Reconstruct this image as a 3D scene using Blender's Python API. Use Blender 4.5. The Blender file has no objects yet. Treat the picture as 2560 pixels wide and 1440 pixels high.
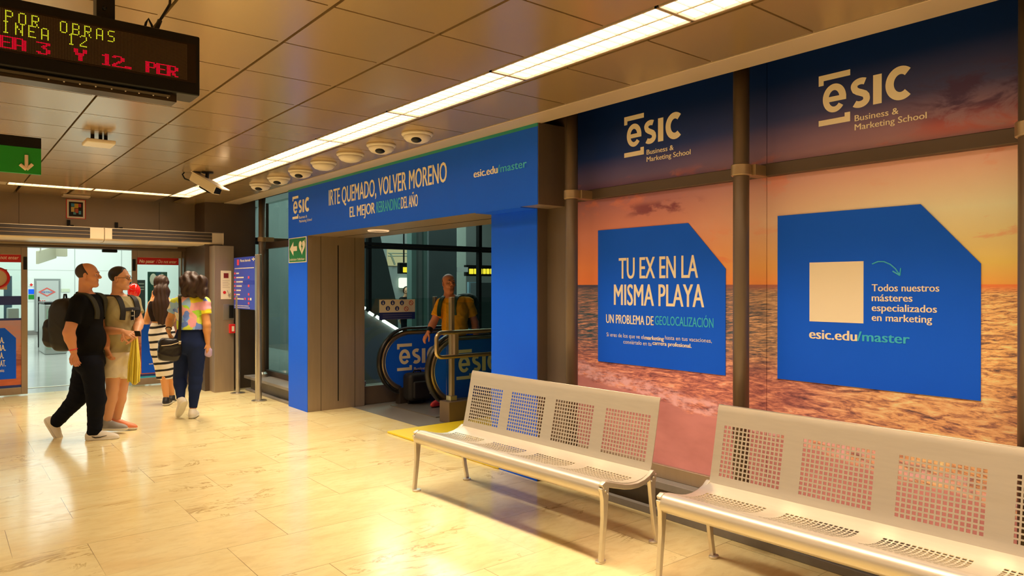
import bpy, math, random
import numpy as np
from mathutils import Vector, Matrix
random.seed(7)
C = bpy.context.scene.collection
S = bpy.context.scene

# ------------------------------------------------------------------ camera
FPX, YAW, PITCH, EYE = 1780.0, math.radians(38.91), 0.003, 1.55
cam_data = bpy.data.cameras.new('camera')
cam_data.sensor_width = 36.0
cam_data.lens = FPX / 2560.0 * 36.0
cam_data.clip_end = 200
cam = bpy.data.objects.new('camera', cam_data)
C.objects.link(cam)
cam.location = (0, 0, EYE)
cam.rotation_euler = (math.pi / 2 - PITCH, 0, -YAW)
S.camera = cam
# ------------------------------------------------------------------ world, exposure
S.view_settings.view_transform = 'Standard'
S.view_settings.look = 'None'
S.view_settings.exposure = 0.0
S.view_settings.gamma = 1.0
S.view_settings.use_curve_mapping = False
world = bpy.data.worlds.new('world')
S.world = world
world.use_nodes = True
world.node_tree.nodes['Background'].inputs[0].default_value = (0.9, 0.75, 0.5, 1)
world.node_tree.nodes['Background'].inputs[1].default_value = 0.012
WARM = (1.0, 0.80, 0.57)      # colour of the fluorescent tubes in the passage
COOL = (0.86, 1.0, 0.95)      # colour of the lamps in the hall behind the doors
TEAL = (0.80, 1.0, 0.92)      # colour of the added, unseen fill lights in the atrium
TUBE = 4.6                     # glow of the diffuser itself
TUBE_W = 14.5                  # watts per metre thrown down through the louvres
def area_light(name, loc, size, sizey, power, col, rot=(0, 0, 0)):
    d = bpy.data.lights.new(name, 'AREA')
    d.shape = 'RECTANGLE'; d.size = size; d.size_y = sizey
    d.energy = power; d.color = col
    o = bpy.data.objects.new(name, d); C.objects.link(o)
    o.location = loc; o.rotation_euler = rot
    return o
area_light('hall_ceiling_light', (1.5, 17.0, 3.55), 6.0, 7.0, 285, COOL)
area_light('hall_ceiling_light', (2.0, 24.5, 3.55), 7.0, 4.0, 215, COOL)
area_light('atrium_fill_light', (8.5, 15.0, 5.6), 6.0, 5.0, 600, TEAL)  # unseen fill light added to brighten the atrium
area_light('atrium_fill_light', (6.5, 9.3, 3.9), 3.0, 2.0, 25, TEAL)  # second added fill, floating beyond the escalators

# ------------------------------------------------------------------ picture -> place
_F = np.array([math.sin(YAW) * math.cos(PITCH), math.cos(YAW) * math.cos(PITCH), -math.sin(PITCH)])
_R = np.array([math.cos(YAW), -math.sin(YAW), 0.0])
_U = np.cross(_R, _F)
_O = np.array([0, 0, EYE])
def ray(x, y): return _F + _R * ((x - 1280) / FPX) - _U * ((y - 720) / FPX)
def onz(x, y, z=0.0): d = ray(x, y); return _O + d * ((z - EYE) / d[2])
def onx(x, y, X): d = ray(x, y); return _O + d * (X / d[0])
def ony(x, y, Y): d = ray(x, y); return _O + d * (Y / d[1])
def ond(x, y, D): return _O + ray(x, y) * D

# ------------------------------------------------------------------ materials
def lin(c):
    return tuple((v / 12.92 if v <= 0.04045 else ((v + 0.055) / 1.055) ** 2.4) for v in c)
def rgb(r, g, b): return lin((r / 255, g / 255, b / 255))
_mats = {}
def mat(name, col=(0.5, 0.5, 0.5), rough=0.5, metal=0.0, emit=None, estr=0.0, spec=0.5, coat=0.0, vary=0.0, scale=8.0, bump=0.0, stretch=(1, 1, 1), sheen=0.0):
    if name in _mats: return _mats[name]
    m = bpy.data.materials.new(name); m.use_nodes = True
    nt = m.node_tree; N = nt.nodes; L = nt.links
    b = N['Principled BSDF']
    b.inputs['Base Color'].default_value = (*col, 1)
    b.inputs['Roughness'].default_value = rough
    b.inputs['Metallic'].default_value = metal
    b.inputs['Specular IOR Level'].default_value = spec
    b.inputs['Coat Weight'].default_value = coat
    if sheen: b.inputs['Sheen Weight'].default_value = sheen
    if emit is not None:
        b.inputs['Emission Color'].default_value = (*emit, 1)
        b.inputs['Emission Strength'].default_value = estr
    if vary or bump:
        tc = N.new('ShaderNodeTexCoord'); mp = N.new('ShaderNodeMapping'); nz = N.new('ShaderNodeTexNoise')
        mp.inputs['Scale'].default_value = stretch
        nz.inputs['Scale'].default_value = scale; nz.inputs['Detail'].default_value = 6
        L.new(tc.outputs['Object'], mp.inputs['Vector']); L.new(mp.outputs['Vector'], nz.inputs['Vector'])
        if vary:
            mx = N.new('ShaderNodeMixRGB')
            mx.inputs[1].default_value = (*[v * (1 - vary) for v in col], 1)
            mx.inputs[2].default_value = (*[min(1, v * (1 + vary)) for v in col], 1)
            L.new(nz.outputs['Fac'], mx.inputs[0]); L.new(mx.outputs[0], b.inputs['Base Color'])
            mr = N.new('ShaderNodeMapRange')
            mr.inputs['To Min'].default_value = max(0, rough * (1 - vary)); mr.inputs['To Max'].default_value = min(1, rough * (1 + vary))
            L.new(nz.outputs['Fac'], mr.inputs['Value']); L.new(mr.outputs[0], b.inputs['Roughness'])
        if bump:
            bp = N.new('ShaderNodeBump'); bp.inputs['Strength'].default_value = bump; bp.inputs['Distance'].default_value = 0.01
            L.new(nz.outputs['Fac'], bp.inputs['Height']); L.new(bp.outputs[0], b.inputs['Normal'])
    _mats[name] = m
    return m
def glass_mat(name, tint=(0.9, 0.97, 0.95), refl=0.08):
    if name in _mats: return _mats[name]
    m = bpy.data.materials.new(name); m.use_nodes = True
    nt = m.node_tree; N = nt.nodes; L = nt.links
    for n in list(N): N.remove(n)
    out = N.new('ShaderNodeOutputMaterial'); mx = N.new('ShaderNodeMixShader')
    tr = N.new('ShaderNodeBsdfTransparent'); gl = N.new('ShaderNodeBsdfGlossy'); lw = N.new('ShaderNodeLayerWeight')
    tr.inputs[0].default_value = (*tint, 1); gl.inputs['Roughness'].default_value = 0.02
    lw.inputs[0].default_value = 0.25
    mr = N.new('ShaderNodeMapRange'); mr.inputs['To Min'].default_value = refl; mr.inputs['To Max'].default_value = 0.75
    L.new(lw.outputs['Facing'], mr.inputs['Value']); L.new(mr.outputs[0], mx.inputs[0])
    # curve the facing ratio so the glass only mirrors at grazing angles
    pw = N.new('ShaderNodeMath'); pw.operation = 'POWER'; pw.inputs[1].default_value = 3.0
    L.new(lw.outputs['Facing'], pw.inputs[0]); L.new(pw.outputs[0], mr.inputs['Value'])
    L.new(tr.outputs[0], mx.inputs[1]); L.new(gl.outputs[0], mx.inputs[2]); L.new(mx.outputs[0], out.inputs[0])
    _mats[name] = m
    return m
def emis(name, col, strength):
    if name in _mats: return _mats[name]
    m = bpy.data.materials.new(name); m.use_nodes = True
    nt = m.node_tree; N = nt.nodes
    for n in list(N): N.remove(n)
    out = N.new('ShaderNodeOutputMaterial'); e = N.new('ShaderNodeEmission')
    e.inputs[0].default_value = (*col, 1); e.inputs[1].default_value = strength
    nt.links.new(e.outputs[0], out.inputs[0])
    _mats[name] = m
    return m

# ------------------------------------------------------------------ mesh helpers
class MB:
    def __init__(s): s.v = []; s.f = []
    def add(s, vs, fs):
        o = len(s.v); s.v += [tuple(map(float, p)) for p in vs]; s.f += [tuple(i + o for i in f) for f in fs]; return s
    def box(s, a, b):
        x0, x1 = sorted((a[0], b[0])); y0, y1 = sorted((a[1], b[1])); z0, z1 = sorted((a[2], b[2]))
        return s.add([(x0, y0, z0), (x1, y0, z0), (x1, y1, z0), (x0, y1, z0), (x0, y0, z1), (x1, y0, z1), (x1, y1, z1), (x0, y1, z1)],
                     [(0, 3, 2, 1), (4, 5, 6, 7), (0, 1, 5, 4), (1, 2, 6, 5), (2, 3, 7, 6), (3, 0, 4, 7)])
    def obox(s, c, ax, ay, az):
        c, ax, ay, az = map(np.array, (c, ax, ay, az)); vs = []
        for k in (-1, 1):
            for i, j in ((-1, -1), (1, -1), (1, 1), (-1, 1)): vs.append(c + ax * i + ay * j + az * k)
        return s.add(vs, [(0, 3, 2, 1), (4, 5, 6, 7), (0, 1, 5, 4), (1, 2, 6, 5), (2, 3, 7, 6), (3, 0, 4, 7)])
    def prism(s, poly, fr, d0, d1):
        # poly: list of (u, v); fr: function (u, v, d) -> point
        n = len(poly); vs = [fr(u, v, d0) for u, v in poly] + [fr(u, v, d1) for u, v in poly]
        fs = [tuple(range(n - 1, -1, -1)), tuple(range(n, 2 * n))] + [(i, (i + 1) % n, n + (i + 1) % n, n + i) for i in range(n)]
        return s.add(vs, fs)
    def tube(s, pts, r, n=12, cap=True, closed=False):
        P = [np.array(p, float) for p in pts]; m = len(P); rr = r if hasattr(r, '__len__') else [r] * m
        o = len(s.v); prev = None
        for i, p in enumerate(P):
            if closed: t = P[(i + 1) % m] - P[i - 1]
            else: t = P[min(i + 1, m - 1)] - P[max(i - 1, 0)]
            t = t / (np.linalg.norm(t) + 1e-12)
            if prev is None:
                a = np.cross(t, (0, 0, 1.0))
                if np.linalg.norm(a) < 0.2: a = np.cross(t, (1.0, 0, 0))
            else: a = prev - t * (prev @ t)
            a = a / np.linalg.norm(a); prev = a; b = np.cross(t, a)
            for k in range(n):
                w = 2 * math.pi * k / n; s.v.append(tuple(p + rr[i] * (math.cos(w) * a + math.sin(w) * b)))
        for i in range(m if closed else m - 1):
            j = (i + 1) % m
            for k in range(n): s.f.append((o + i * n + k, o + i * n + (k + 1) % n, o + j * n + (k + 1) % n, o + j * n + k))
        if cap and not closed:
            s.f.append(tuple(o + k for k in range(n - 1, -1, -1))); s.f.append(tuple(o + (m - 1) * n + k for k in range(n)))
        return s
    def lathe(s, prof, c=(0, 0, 0), n=24, axis=2):
        o = len(s.v)
        for r, h in prof:
            for k in range(n):
                w = 2 * math.pi * k / n; p = [r * math.cos(w), r * math.sin(w), h]
                if axis == 0: p = [p[2], p[0], p[1]]
                if axis == 1: p = [p[0], p[2], p[1]]
                s.v.append((c[0] + p[0], c[1] + p[1], c[2] + p[2]))
        for i in range(len(prof) - 1):
            for k in range(n): s.f.append((o + i * n + k, o + i * n + (k + 1) % n, o + (i + 1) * n + (k + 1) % n, o + (i + 1) * n + k))
        s.f.append(tuple(o + k for k in range(n - 1, -1, -1))); s.f.append(tuple(o + (len(prof) - 1) * n + k for k in range(n)))
        return s
    def sphere(s, c, r, n=14):
        r = r if hasattr(r, '__len__') else (r, r, r); o = len(s.v); m = n // 2
        for i in range(1, m):
            for k in range(n):
                a = math.pi * i / m; w = 2 * math.pi * k / n
                s.v.append((c[0] + r[0] * math.sin(a) * math.cos(w), c[1] + r[1] * math.sin(a) * math.sin(w), c[2] + r[2] * math.cos(a)))
        s.v.append((c[0], c[1], c[2] + r[2])); s.v.append((c[0], c[1], c[2] - r[2]))
        t, b = len(s.v) - 2, len(s.v) - 1
        for i in range(m - 2):
            for k in range(n): s.f.append((o + i * n + k, o + (i + 1) * n + k, o + (i + 1) * n + (k + 1) % n, o + i * n + (k + 1) % n))
        for k in range(n):
            s.f.append((t, o + k, o + (k + 1) % n)); s.f.append((b, o + (m - 2) * n + (k + 1) % n, o + (m - 2) * n + k))
        return s
def obj(name, mb, m, parent=None, smooth=False, bevel=0.0, seg=2, solid=0.0, label=None):
    me = bpy.data.meshes.new(name)
    v, f = (mb.v, mb.f) if isinstance(mb, MB) else mb
    if isinstance(v, np.ndarray):
        me.from_pydata(v.tolist(), [], f.tolist())
    else: me.from_pydata(v, [], f)
    me.validate(); me.update()
    o = bpy.data.objects.new(name, me); C.objects.link(o)
    for mm in (m if isinstance(m, (list, tuple)) else [m]): me.materials.append(mm)
    if parent is not None:
        o.parent = parent
        o.matrix_parent_inverse = parent.matrix_basis.inverted()
    if smooth: me.polygons.foreach_set('use_smooth', [True] * len(me.polygons))
    if solid:
        md = o.modifiers.new('solid', 'SOLIDIFY'); md.thickness = solid; md.offset = 0
    if bevel:
        md = o.modifiers.new('bevel', 'BEVEL'); md.width = bevel; md.segments = seg; md.limit_method = 'ANGLE'; md.angle_limit = math.radians(40)
        me.polygons.foreach_set('use_smooth', [True] * len(me.polygons))
        wn = o.modifiers.new('normals', 'WEIGHTED_NORMAL')
    if label: o['label'] = label
    return o
def thing(name, label, cat, loc=(0, 0, 0), group=None):
    o = bpy.data.objects.new(name, None); C.objects.link(o)
    o.empty_display_size = 0.1
    o.location = tuple(map(float, loc)); o['label'] = label; o['category'] = cat
    if group: o['group'] = group
    return o
def tag(o, label, cat, group=None):
    o['label'] = label; o['category'] = cat
    if group: o['group'] = group
    return o
def struct(name, mb, m, **k):
    o = obj(name, mb, m, **k)
    o['kind'] = 'structure'
    return o
def dup_tree(root, delta, label=None):
    # a copy of a thing, its parts and their sub-parts, moved by delta
    def cp(o, par):
        c = o.copy(); C.objects.link(c); c.parent = par
        for ch in o.children: cp(ch, c)
        return c
    r = cp(root, None)
    r.location = Vector(root.location) + Vector(delta)
    if label: r['label'] = label
    return r

# plane frames: (u to the right as seen, v up, d towards the viewer)
def frX(X, y0=0.0): return lambda u, v, d: (X - d, y0 - u, v)       # on a wall facing -X
def frY(Y, x0=0.0): return lambda u, v, d: (x0 + u, Y - d, v)       # on a wall facing -Y
def pxX(x, y, X): p = onx(x, y, X); return (-p[1], p[2])            # picture point -> (u, v) on frX(X)
def pxY(x, y, Y): p = ony(x, y, Y); return (p[0], p[2])             # picture point -> (u, v) on frY(Y)
_glyph = {}
def text_mesh(body, bold=0.0, res=3, space=1.0):
    k = (body, bold, space)
    if k in _glyph: return _glyph[k]
    cu = bpy.data.curves.new('lettering', 'FONT'); cu.body = body; cu.offset = bold; cu.resolution_u = res; cu.space_character = space
    o = bpy.data.objects.new('lettering', cu); C.objects.link(o)
    dg = bpy.context.evaluated_depsgraph_get(); dg.update()
    me = o.evaluated_get(dg).to_mesh()
    v = np.array([tuple(p.co) for p in me.vertices]); f = [tuple(p.vertices) for p in me.polygons]
    o.evaluated_get(dg).to_mesh_clear()
    bpy.data.objects.remove(o); bpy.data.curves.remove(cu)
    _glyph[k] = (v, f)
    return v, f
def put_text(mb, body, fr, u0, u1, base, cap, d, bold=0.0, slant=0.0, space=1.0):
    v, f = text_mesh(body, 0.0, space=space)
    cv, _ = text_mesh('H', 0.0)
    sx = (u1 - u0) / (v[:, 0].max() - v[:, 0].min()); sy = cap / (cv[:, 1].max() - cv[:, 1].min()); x0 = v[:, 0].min(); y0 = cv[:, 1].min()
    for k, sh in enumerate((0.0,) if bold <= 0.006 else (-bold * 1.5, 0.0, bold * 1.5)):     # heavier strokes: the outline struck three times
        mb.add([fr(u0 + (p[0] - x0 + sh) * sx + slant * (p[1] - y0) * sy, base + (p[1] - y0) * sy, d + 0.00015 * k) for p in v], f)
    return mb
def school_logo(mb, fr, u0, v0, s, d, sub=True, sx=1.0, tall=1.0):
    # the corner-bracket logo: e S I C between two brackets, two small lines beneath; unit = 1/1000 of its width
    T = lambda u, v, dd: fr(u0 + u * s * sx, v0 + v * s * tall, dd)
    mb.add([T(*p, d) for p in ((0, 0), (0, -110), (55, -110), (55, -62), (340, -62), (340, 0))], [(0, 1, 2, 3), (0, 3, 4, 5)])
    mb.add([T(*p, d) for p in ((0, -540), (340, -540), (340, -440), (282, -440), (282, -480), (0, -480))], [(0, 1, 4, 5), (1, 2, 3, 4)])
    def ribbon(pts, wd):
        n = len(pts); P = np.array(pts, float); vs = []
        for i in range(n):
            t = P[min(i + 1, n - 1)] - P[max(i - 1, 0)]; t /= np.linalg.norm(t); q = np.array([-t[1], t[0]])
            ww = wd(i / (n - 1)) if callable(wd) else wd
            vs += [T(*(P[i] + q * ww / 2), d), T(*(P[i] - q * ww / 2), d)]
        mb.add(vs, [(2 * i, 2 * i + 1, 2 * i + 3, 2 * i + 2) for i in range(n - 1)])
    arc = lambda cx, cy, rx, ry, a0, a1, n=28: [(cx + rx * math.cos(math.radians(a0 + (a1 - a0) * i / n)), cy + ry * math.sin(math.radians(a0 + (a1 - a0) * i / n))) for i in range(n + 1)]
    ribbon(arc(170, -266, 92, 119, -4, 322, 40), lambda t: 72 - 14 * t)                       # e
    mb.add([T(*p, d + 0.0008) for p in ((84, -300), (299, -300), (299, -246), (84, -246))], [(0, 1, 2, 3)])
    ribbon(arc(450, -193, 70, 46, 52, 200, 16)[:-1] + [(384, -212), (392, -232), (420, -252), (455, -268), (488, -285), (504, -305), (508, -330)] + arc(438, -336, 70, 50, -2, -138, 16), 68)   # s
    ribbon(arc(838, -254, 104, 128, 50, 310, 34), 80)                                          # c
    mb.add([T(*p, d) for p in ((573, -415), (658, -415), (658, -118), (573, -118))], [(0, 1, 2, 3)])
    if sub:
        put_text(mb, 'Business &', T, 388, 818, -552, 62, d, 0.012)
        put_text(mb, 'Marketing School', T, 388, 1076, -645, 62, d, 0.012)
    return mb
# ------------------------------------------------------------------ shared materials
def wb(r, g, b, k=1.0):
    c = rgb(r, g, b); return (min(0.95, c[0] / 0.98 * k), min(0.95, c[1] / 0.80 * k), min(0.95, c[2] / 0.56 * k))
M_BLUE = mat('blue_vinyl', (0.010, 0.125, 0.97), 0.45, vary=0.04, scale=3, spec=0.12)
M_NAVY = mat('navy_vinyl', (0.02, 0.04, 0.22), 0.4)
M_CREAM = mat('white_lettering', (0.93, 0.83, 0.65), 0.45)
M_TEAL = mat('teal_lettering', (0.04, 0.52, 0.80), 0.45)
M_BRONZE = mat('bronze_metal', (0.40, 0.31, 0.225), 0.38, 0.55, vary=0.10, scale=5, stretch=(6, 6, 0.5))
M_BRONZE_MID = mat('brown_metal', (0.17, 0.125, 0.085), 0.42, 0.4, vary=0.08, scale=5, stretch=(6, 6, 0.5))
M_BRONZE_DK = mat('dark_bronze_metal', (0.12, 0.085, 0.06), 0.42, 0.6, vary=0.1, scale=4)
M_STEEL = mat('brushed_steel', (0.60, 0.55, 0.47), 0.3, 0.9, vary=0.08, scale=14, stretch=(1, 1, 0.08))
M_ALU = mat('cast_aluminium', (0.72, 0.66, 0.55), 0.36, 0.75, vary=0.07, scale=30)
M_BLACK = mat('black_plastic', (0.007, 0.007, 0.007), 0.4, spec=0.3)
M_BLACKMETAL = mat('black_metal', (0.006, 0.0055, 0.005), 0.38, 0.0, spec=0.25)
M_WHITE = mat('white_plastic', (0.78, 0.70, 0.57), 0.4)
M_RED = mat('red_plastic', (0.75, 0.02, 0.02), 0.4)
M_GREEN = mat('green_sign', (0.02, 0.26, 0.03), 0.4, spec=0.2)
M_GREY = mat('grey_stone', (0.22, 0.20, 0.18), 0.5, vary=0.15, scale=20)
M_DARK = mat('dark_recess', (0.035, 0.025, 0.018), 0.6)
M_GLASS = glass_mat('clear_glass', (0.90, 0.96, 0.94), 0.05)
M_GLASSDK = glass_mat('tinted_glass', (0.87, 0.93, 0.915), 0.05)
M_YELLOW = mat('yellow_rubber', (0.85, 0.66, 0.02), 0.5, vary=0.06, scale=12)

class G:
    # small helper for writing shader maths
    def __init__(s, name):
        s.m = bpy.data.materials.new(name); s.m.use_nodes = True; s.nt = s.m.node_tree; s.N = s.nt.nodes; s.L = s.nt.links
        s.b = s.N['Principled BSDF']; s.tc = s.N.new('ShaderNodeTexCoord')
        sx = s.N.new('ShaderNodeSeparateXYZ'); s.L.new(s.tc.outputs['Object'], sx.inputs[0]); s.x, s.y, s.z = sx.outputs
    def put(s, v, sock):
        if isinstance(v, (int, float)): sock.default_value = v
        elif isinstance(v, tuple): sock.default_value = v if len(v) == len(sock.default_value) else (*v, 1)
        else: s.L.new(v, sock)
    def m2(s, op, a, b=0.0, c=None, clamp=False):
        n = s.N.new('ShaderNodeMath'); n.operation = op; n.use_clamp = clamp
        s.put(a, n.inputs[0]); s.put(b, n.inputs[1])
        if c is not None: s.put(c, n.inputs[2])
        return n.outputs[0]
    def rng(s, v, a, b, c=0.0, d=1.0, smooth=True):
        n = s.N.new('ShaderNodeMapRange'); n.interpolation_type = 'SMOOTHSTEP' if smooth else 'LINEAR'
        s.put(v, n.inputs['Value']); s.put(a, n.inputs['From Min']); s.put(b, n.inputs['From Max']); s.put(c, n.inputs['To Min']); s.put(d, n.inputs['To Max'])
        return n.outputs[0]
    def mix(s, f, a, b, t='MIX'):
        n = s.N.new('ShaderNodeMixRGB'); n.blend_type = t
        s.put(f, n.inputs[0]); s.put(a, n.inputs[1]); s.put(b, n.inputs[2]); return n.outputs[0]
    def vec(s, x, y, z=0.0):
        n = s.N.new('ShaderNodeCombineXYZ'); s.put(x, n.inputs[0]); s.put(y, n.inputs[1]); s.put(z, n.inputs[2]); return n.outputs[0]
    def noise(s, v, sc, det=6, rough=0.55, dist=0.0):
        n = s.N.new('ShaderNodeTexNoise'); s.L.new(v, n.inputs['Vector']); n.inputs['Scale'].default_value = sc
        n.inputs['Detail'].default_value = det; n.inputs['Roughness'].default_value = rough; n.inputs['Distortion'].default_value = dist
        return n.outputs['Fac']
    def ramp(s, f, stops):
        n = s.N.new('ShaderNodeValToRGB'); e = n.color_ramp.elements
        e[0].position, e[0].color = stops[0][0], (*stops[0][1], 1); e[1].position, e[1].color = stops[-1][0], (*stops[-1][1], 1)
        for p, c in stops[1:-1]:
            q = e.new(p); q.color = (*c, 1)
        s.put(f, n.inputs[0]); return n.outputs[0]

# marble slabs of the passage floor
def floor_mat():
    g = G('marble_floor'); p = g.tc.outputs['Object']
    mp = g.N.new('ShaderNodeMapping'); g.L.new(p, mp.inputs[0]); mp.inputs['Location'].default_value = (0.30, -0.13, 0)
    br = g.N.new('ShaderNodeTexBrick'); g.L.new(mp.outputs[0], br.inputs[0])
    br.inputs['Scale'].default_value = 1.0; br.inputs['Brick Width'].default_value = 1.0; br.inputs['Row Height'].default_value = 0.60
    br.inputs['Mortar Size'].default_value = 0.0016; br.inputs['Mortar Smooth'].default_value = 0.0; br.inputs['Bias'].default_value = 0.0
    br.offset = 0.37; br.inputs['Color1'].default_value = (0, 0, 0, 1); br.inputs['Color2'].default_value = (1, 1, 1, 1); br.inputs['Mortar'].default_value = (0.5, 0.5, 0.5, 1)
    sep = g.N.new('ShaderNodeSeparateXYZ'); g.L.new(br.outputs['Color'], sep.inputs[0]); tone = sep.outputs[0]
    off = g.N.new('ShaderNodeVectorMath'); off.operation = 'ADD'; g.L.new(p, off.inputs[0]); g.L.new(g.vec(g.m2('MULTIPLY', tone, 7.0), g.m2('MULTIPLY', tone, 3.0)), off.inputs[1])
    q = off.outputs[0]
    st = g.N.new('ShaderNodeMapping'); g.L.new(q, st.inputs[0]); st.inputs['Rotation'].default_value = (0, 0, 0.5); st.inputs['Scale'].default_value = (1.0, 2.3, 1)
    big = g.noise(st.outputs[0], 1.6, 8, 0.6, 0.6)
    fine = g.noise(st.outputs[0], 9, 8, 0.65, 0.4)
    vn = g.m2('ABSOLUTE', g.m2('SUBTRACT', g.noise(st.outputs[0], 1.15, 9, 0.62, 1.1), 0.5))
    vein = g.rng(vn, 0.0, 0.016, 1.0, 0.0)
    vmask = g.rng(g.noise(q, 1.3, 3), 0.50, 0.64)
    vein = g.m2('MULTIPLY', vein, vmask)
    col = g.ramp(big, [(0.25, (0.74, 0.57, 0.27)), (0.5, (0.82, 0.70, 0.36)), (0.75, (0.86, 0.78, 0.43))])
    col = g.mix(g.rng(tone, 0, 1, 0.0, 0.3, False), col, (0.80, 0.61, 0.31))
    col = g.mix(g.rng(fine, 0.42, 0.70, 0.0, 0.30), col, (0.58, 0.42, 0.20))
    col = g.mix(g.m2('MULTIPLY', vein, 0.8), col, (0.40, 0.26, 0.09))
    speck = g.rng(g.noise(q, 55, 3, 0.7), 0.70, 0.78)
    col = g.mix(g.m2('MULTIPLY', g.m2('MULTIPLY', speck, vmask), 0.5), col, (0.30, 0.20, 0.10))
    jm = g.m2('MULTIPLY', br.outputs['Fac'], g.rng(g.noise(p, 0.9, 2), 0.36, 0.58, 0.25, 0.95))
    col = g.mix(jm, col, (0.20, 0.13, 0.06))
    g.put(col, g.b.inputs['Base Color']); g.put(g.rng(fine, 0.3, 0.8, 0.13, 0.24), g.b.inputs['Roughness'])
    g.b.inputs['Specular IOR Level'].default_value = 0.45
    return g.m
# printed sunset over the sea; u runs to the right along the wall, z is the height
def mural_mat():
    g = G('sunset_print'); u = g.m2('MULTIPLY', g.y, -1.0); z = g.z
    right = g.rng(u, -3.4, -1.1)
    k = lambda r, gg, b: wb(r, gg, b, 1.42)
    hz = g.rng(z, 1.5, 2.85, 0, 1, False)
    skyL = g.ramp(hz, [(0.0, k(226, 104, 50)), (0.14, k(230, 118, 66)), (0.32, k(196, 116, 88)), (0.50, k(150, 92, 88)), (0.62, k(92, 74, 96)), (0.74, k(22, 42, 86)), (0.9, k(6, 26, 62))])
    skyR = g.ramp(hz, [(0.0, k(250, 122, 46)), (0.12, k(252, 172, 84)), (0.32, k(244, 196, 146)), (0.50, k(214, 152, 124)), (0.62, k(150, 104, 100)), (0.76, k(62, 58, 82)), (0.92, k(8, 30, 66))])
    sky = g.mix(right, skyL, skyR)
    cv = g.vec(u, g.m2('MULTIPLY', z, 2.1))
    c1 = g.noise(cv, 2.3, 7, 0.6, 0.3)
    cl = g.rng(c1, 0.54, 0.62)
    hi = g.m2('MULTIPLY', g.rng(z, 1.58, 1.66), g.m2('ADD', g.rng(z, 2.0, 2.35), g.m2('MULTIPLY', g.rng(z, 2.05, 1.7), 0.6)), clamp=True)
    lowc = g.mix(g.rng(z, 2.15, 2.5), k(206, 104, 66), k(104, 60, 70))
    lowc = g.mix(g.rng(g.noise(cv, 6, 4), 0.4, 0.7), lowc, k(230, 120, 80))
    rhi = g.m2('MULTIPLY', hi, g.rng(z, 2.36, 2.24))
    sky = g.mix(g.m2('MULTIPLY', g.m2('MULTIPLY', cl, rhi), 0.92), sky, lowc)
    # a bank of dusky cloud towards the right of the upper panel, small flat clouds on the left
    bank = g.m2('MULTIPLY', g.rng(u, -1.66, -1.36), g.m2('MULTIPLY', g.rng(z, 2.22, 2.36), g.rng(z, 2.66, 2.52)))
    bank = g.m2('MULTIPLY', bank, g.rng(g.noise(cv, 4.0, 7, 0.62, 0.5), 0.42, 0.58))
    sky = g.mix(g.m2('MULTIPLY', bank, 0.9), sky, g.mix(g.rng(z, 2.28, 2.44), k(186, 86, 66), k(62, 40, 58)))
    flat = g.m2('MULTIPLY', g.m2('MULTIPLY', g.rng(u, -3.55, -3.30), g.rng(u, -2.75, -2.95)), g.m2('MULTIPLY', g.rng(z, 2.02, 2.07), g.rng(z, 2.15, 2.10)))
    flat = g.m2('MULTIPLY', flat, g.rng(g.noise(cv, 5, 6), 0.44, 0.56))
    sky = g.mix(flat, sky, k(120, 62, 62))
    # water
    t = g.m2('SUBTRACT', 1.557, z); ts = g.m2('MAXIMUM', t, 0.0)
    lg = g.m2('LOGARITHM', g.m2('ADD', ts, 0.06), 2.7183)
    wu = g.m2('DIVIDE', u, g.m2('ADD', ts, 0.16))
    wv = g.vec(g.m2('MULTIPLY', wu, 2.3), g.m2('ADD', g.m2('MULTIPLY', lg, 7.0), g.m2('MULTIPLY', u, g.m2('MULTIPLY', ts, -2.2))))
    w1 = g.noise(wv, 1.9, 9, 0.66, 0.9); w2 = g.noise(wv, 6.5, 6, 0.65, 0.5)
    w = g.m2('ADD', g.m2('MULTIPLY', w1, 0.7), g.m2('MULTIPLY', w2, 0.3))
    seaL = g.ramp(w, [(0.36, k(16, 50, 58)), (0.46, k(52, 74, 76)), (0.53, k(140, 92, 74)), (0.62, k(222, 146, 104))])
    seaR = g.ramp(w, [(0.36, k(60, 58, 56)), (0.44, k(150, 98, 66)), (0.51, k(224, 150, 86)), (0.64, k(250, 196, 120))])
    sea = g.mix(g.rng(u, -2.9, -1.6), seaL, seaR)
    red = g.ramp(w, [(0.36, k(84, 48, 50)), (0.47, k(160, 88, 72)), (0.58, k(222, 132, 94)), (0.68, k(240, 172, 132))])
    sea = g.mix(g.m2('MULTIPLY', g.rng(t, 0.35, 0.62), g.rng(u, -1.5, -2.4, 0.25, 1)), sea, red)
    sea = g.mix(g.rng(t, 0.05, 0.0), sea, g.mix(right, k(60, 58, 70), k(224, 110, 56)))
    # foam and wet sand
    fl = g.m2('ADD', g.m2('ADD', t, g.m2('MULTIPLY', g.m2('ADD', u, 3.0), -0.13)), g.m2('MULTIPLY', g.m2('SUBTRACT', g.noise(g.vec(u, g.m2('MULTIPLY', z, 2)), 3.2, 6, 0.6), 0.5), 0.16))
    foam = g.m2('MULTIPLY', g.rng(fl, 0.69, 0.735), g.rng(fl, 0.83, 0.80))
    sea = g.mix(g.m2('MULTIPLY', foam, g.rng(g.noise(cv, 14, 5), 0.35, 0.65)), sea, k(206, 146, 130))
    sand = g.ramp(g.noise(cv, 3, 3), [(0.3, k(164, 98, 84)), (0.7, k(182, 112, 96))])
    sea = g.mix(g.rng(fl, 0.80, 0.83), sea, sand)
    col = g.mix(g.rng(z, 1.554, 1.560), sea, sky)
    g.put(col, g.b.inputs['Base Color']); g.b.inputs['Roughness'].default_value = 0.45; g.b.inputs['Specular IOR Level'].default_value = 0.2
    return g.m
M_FLOOR = floor_mat(); M_MURAL = mural_mat()
M_CEIL = mat('ceiling_metal', (0.50, 0.355, 0.18), 0.22, 0.45)
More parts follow.
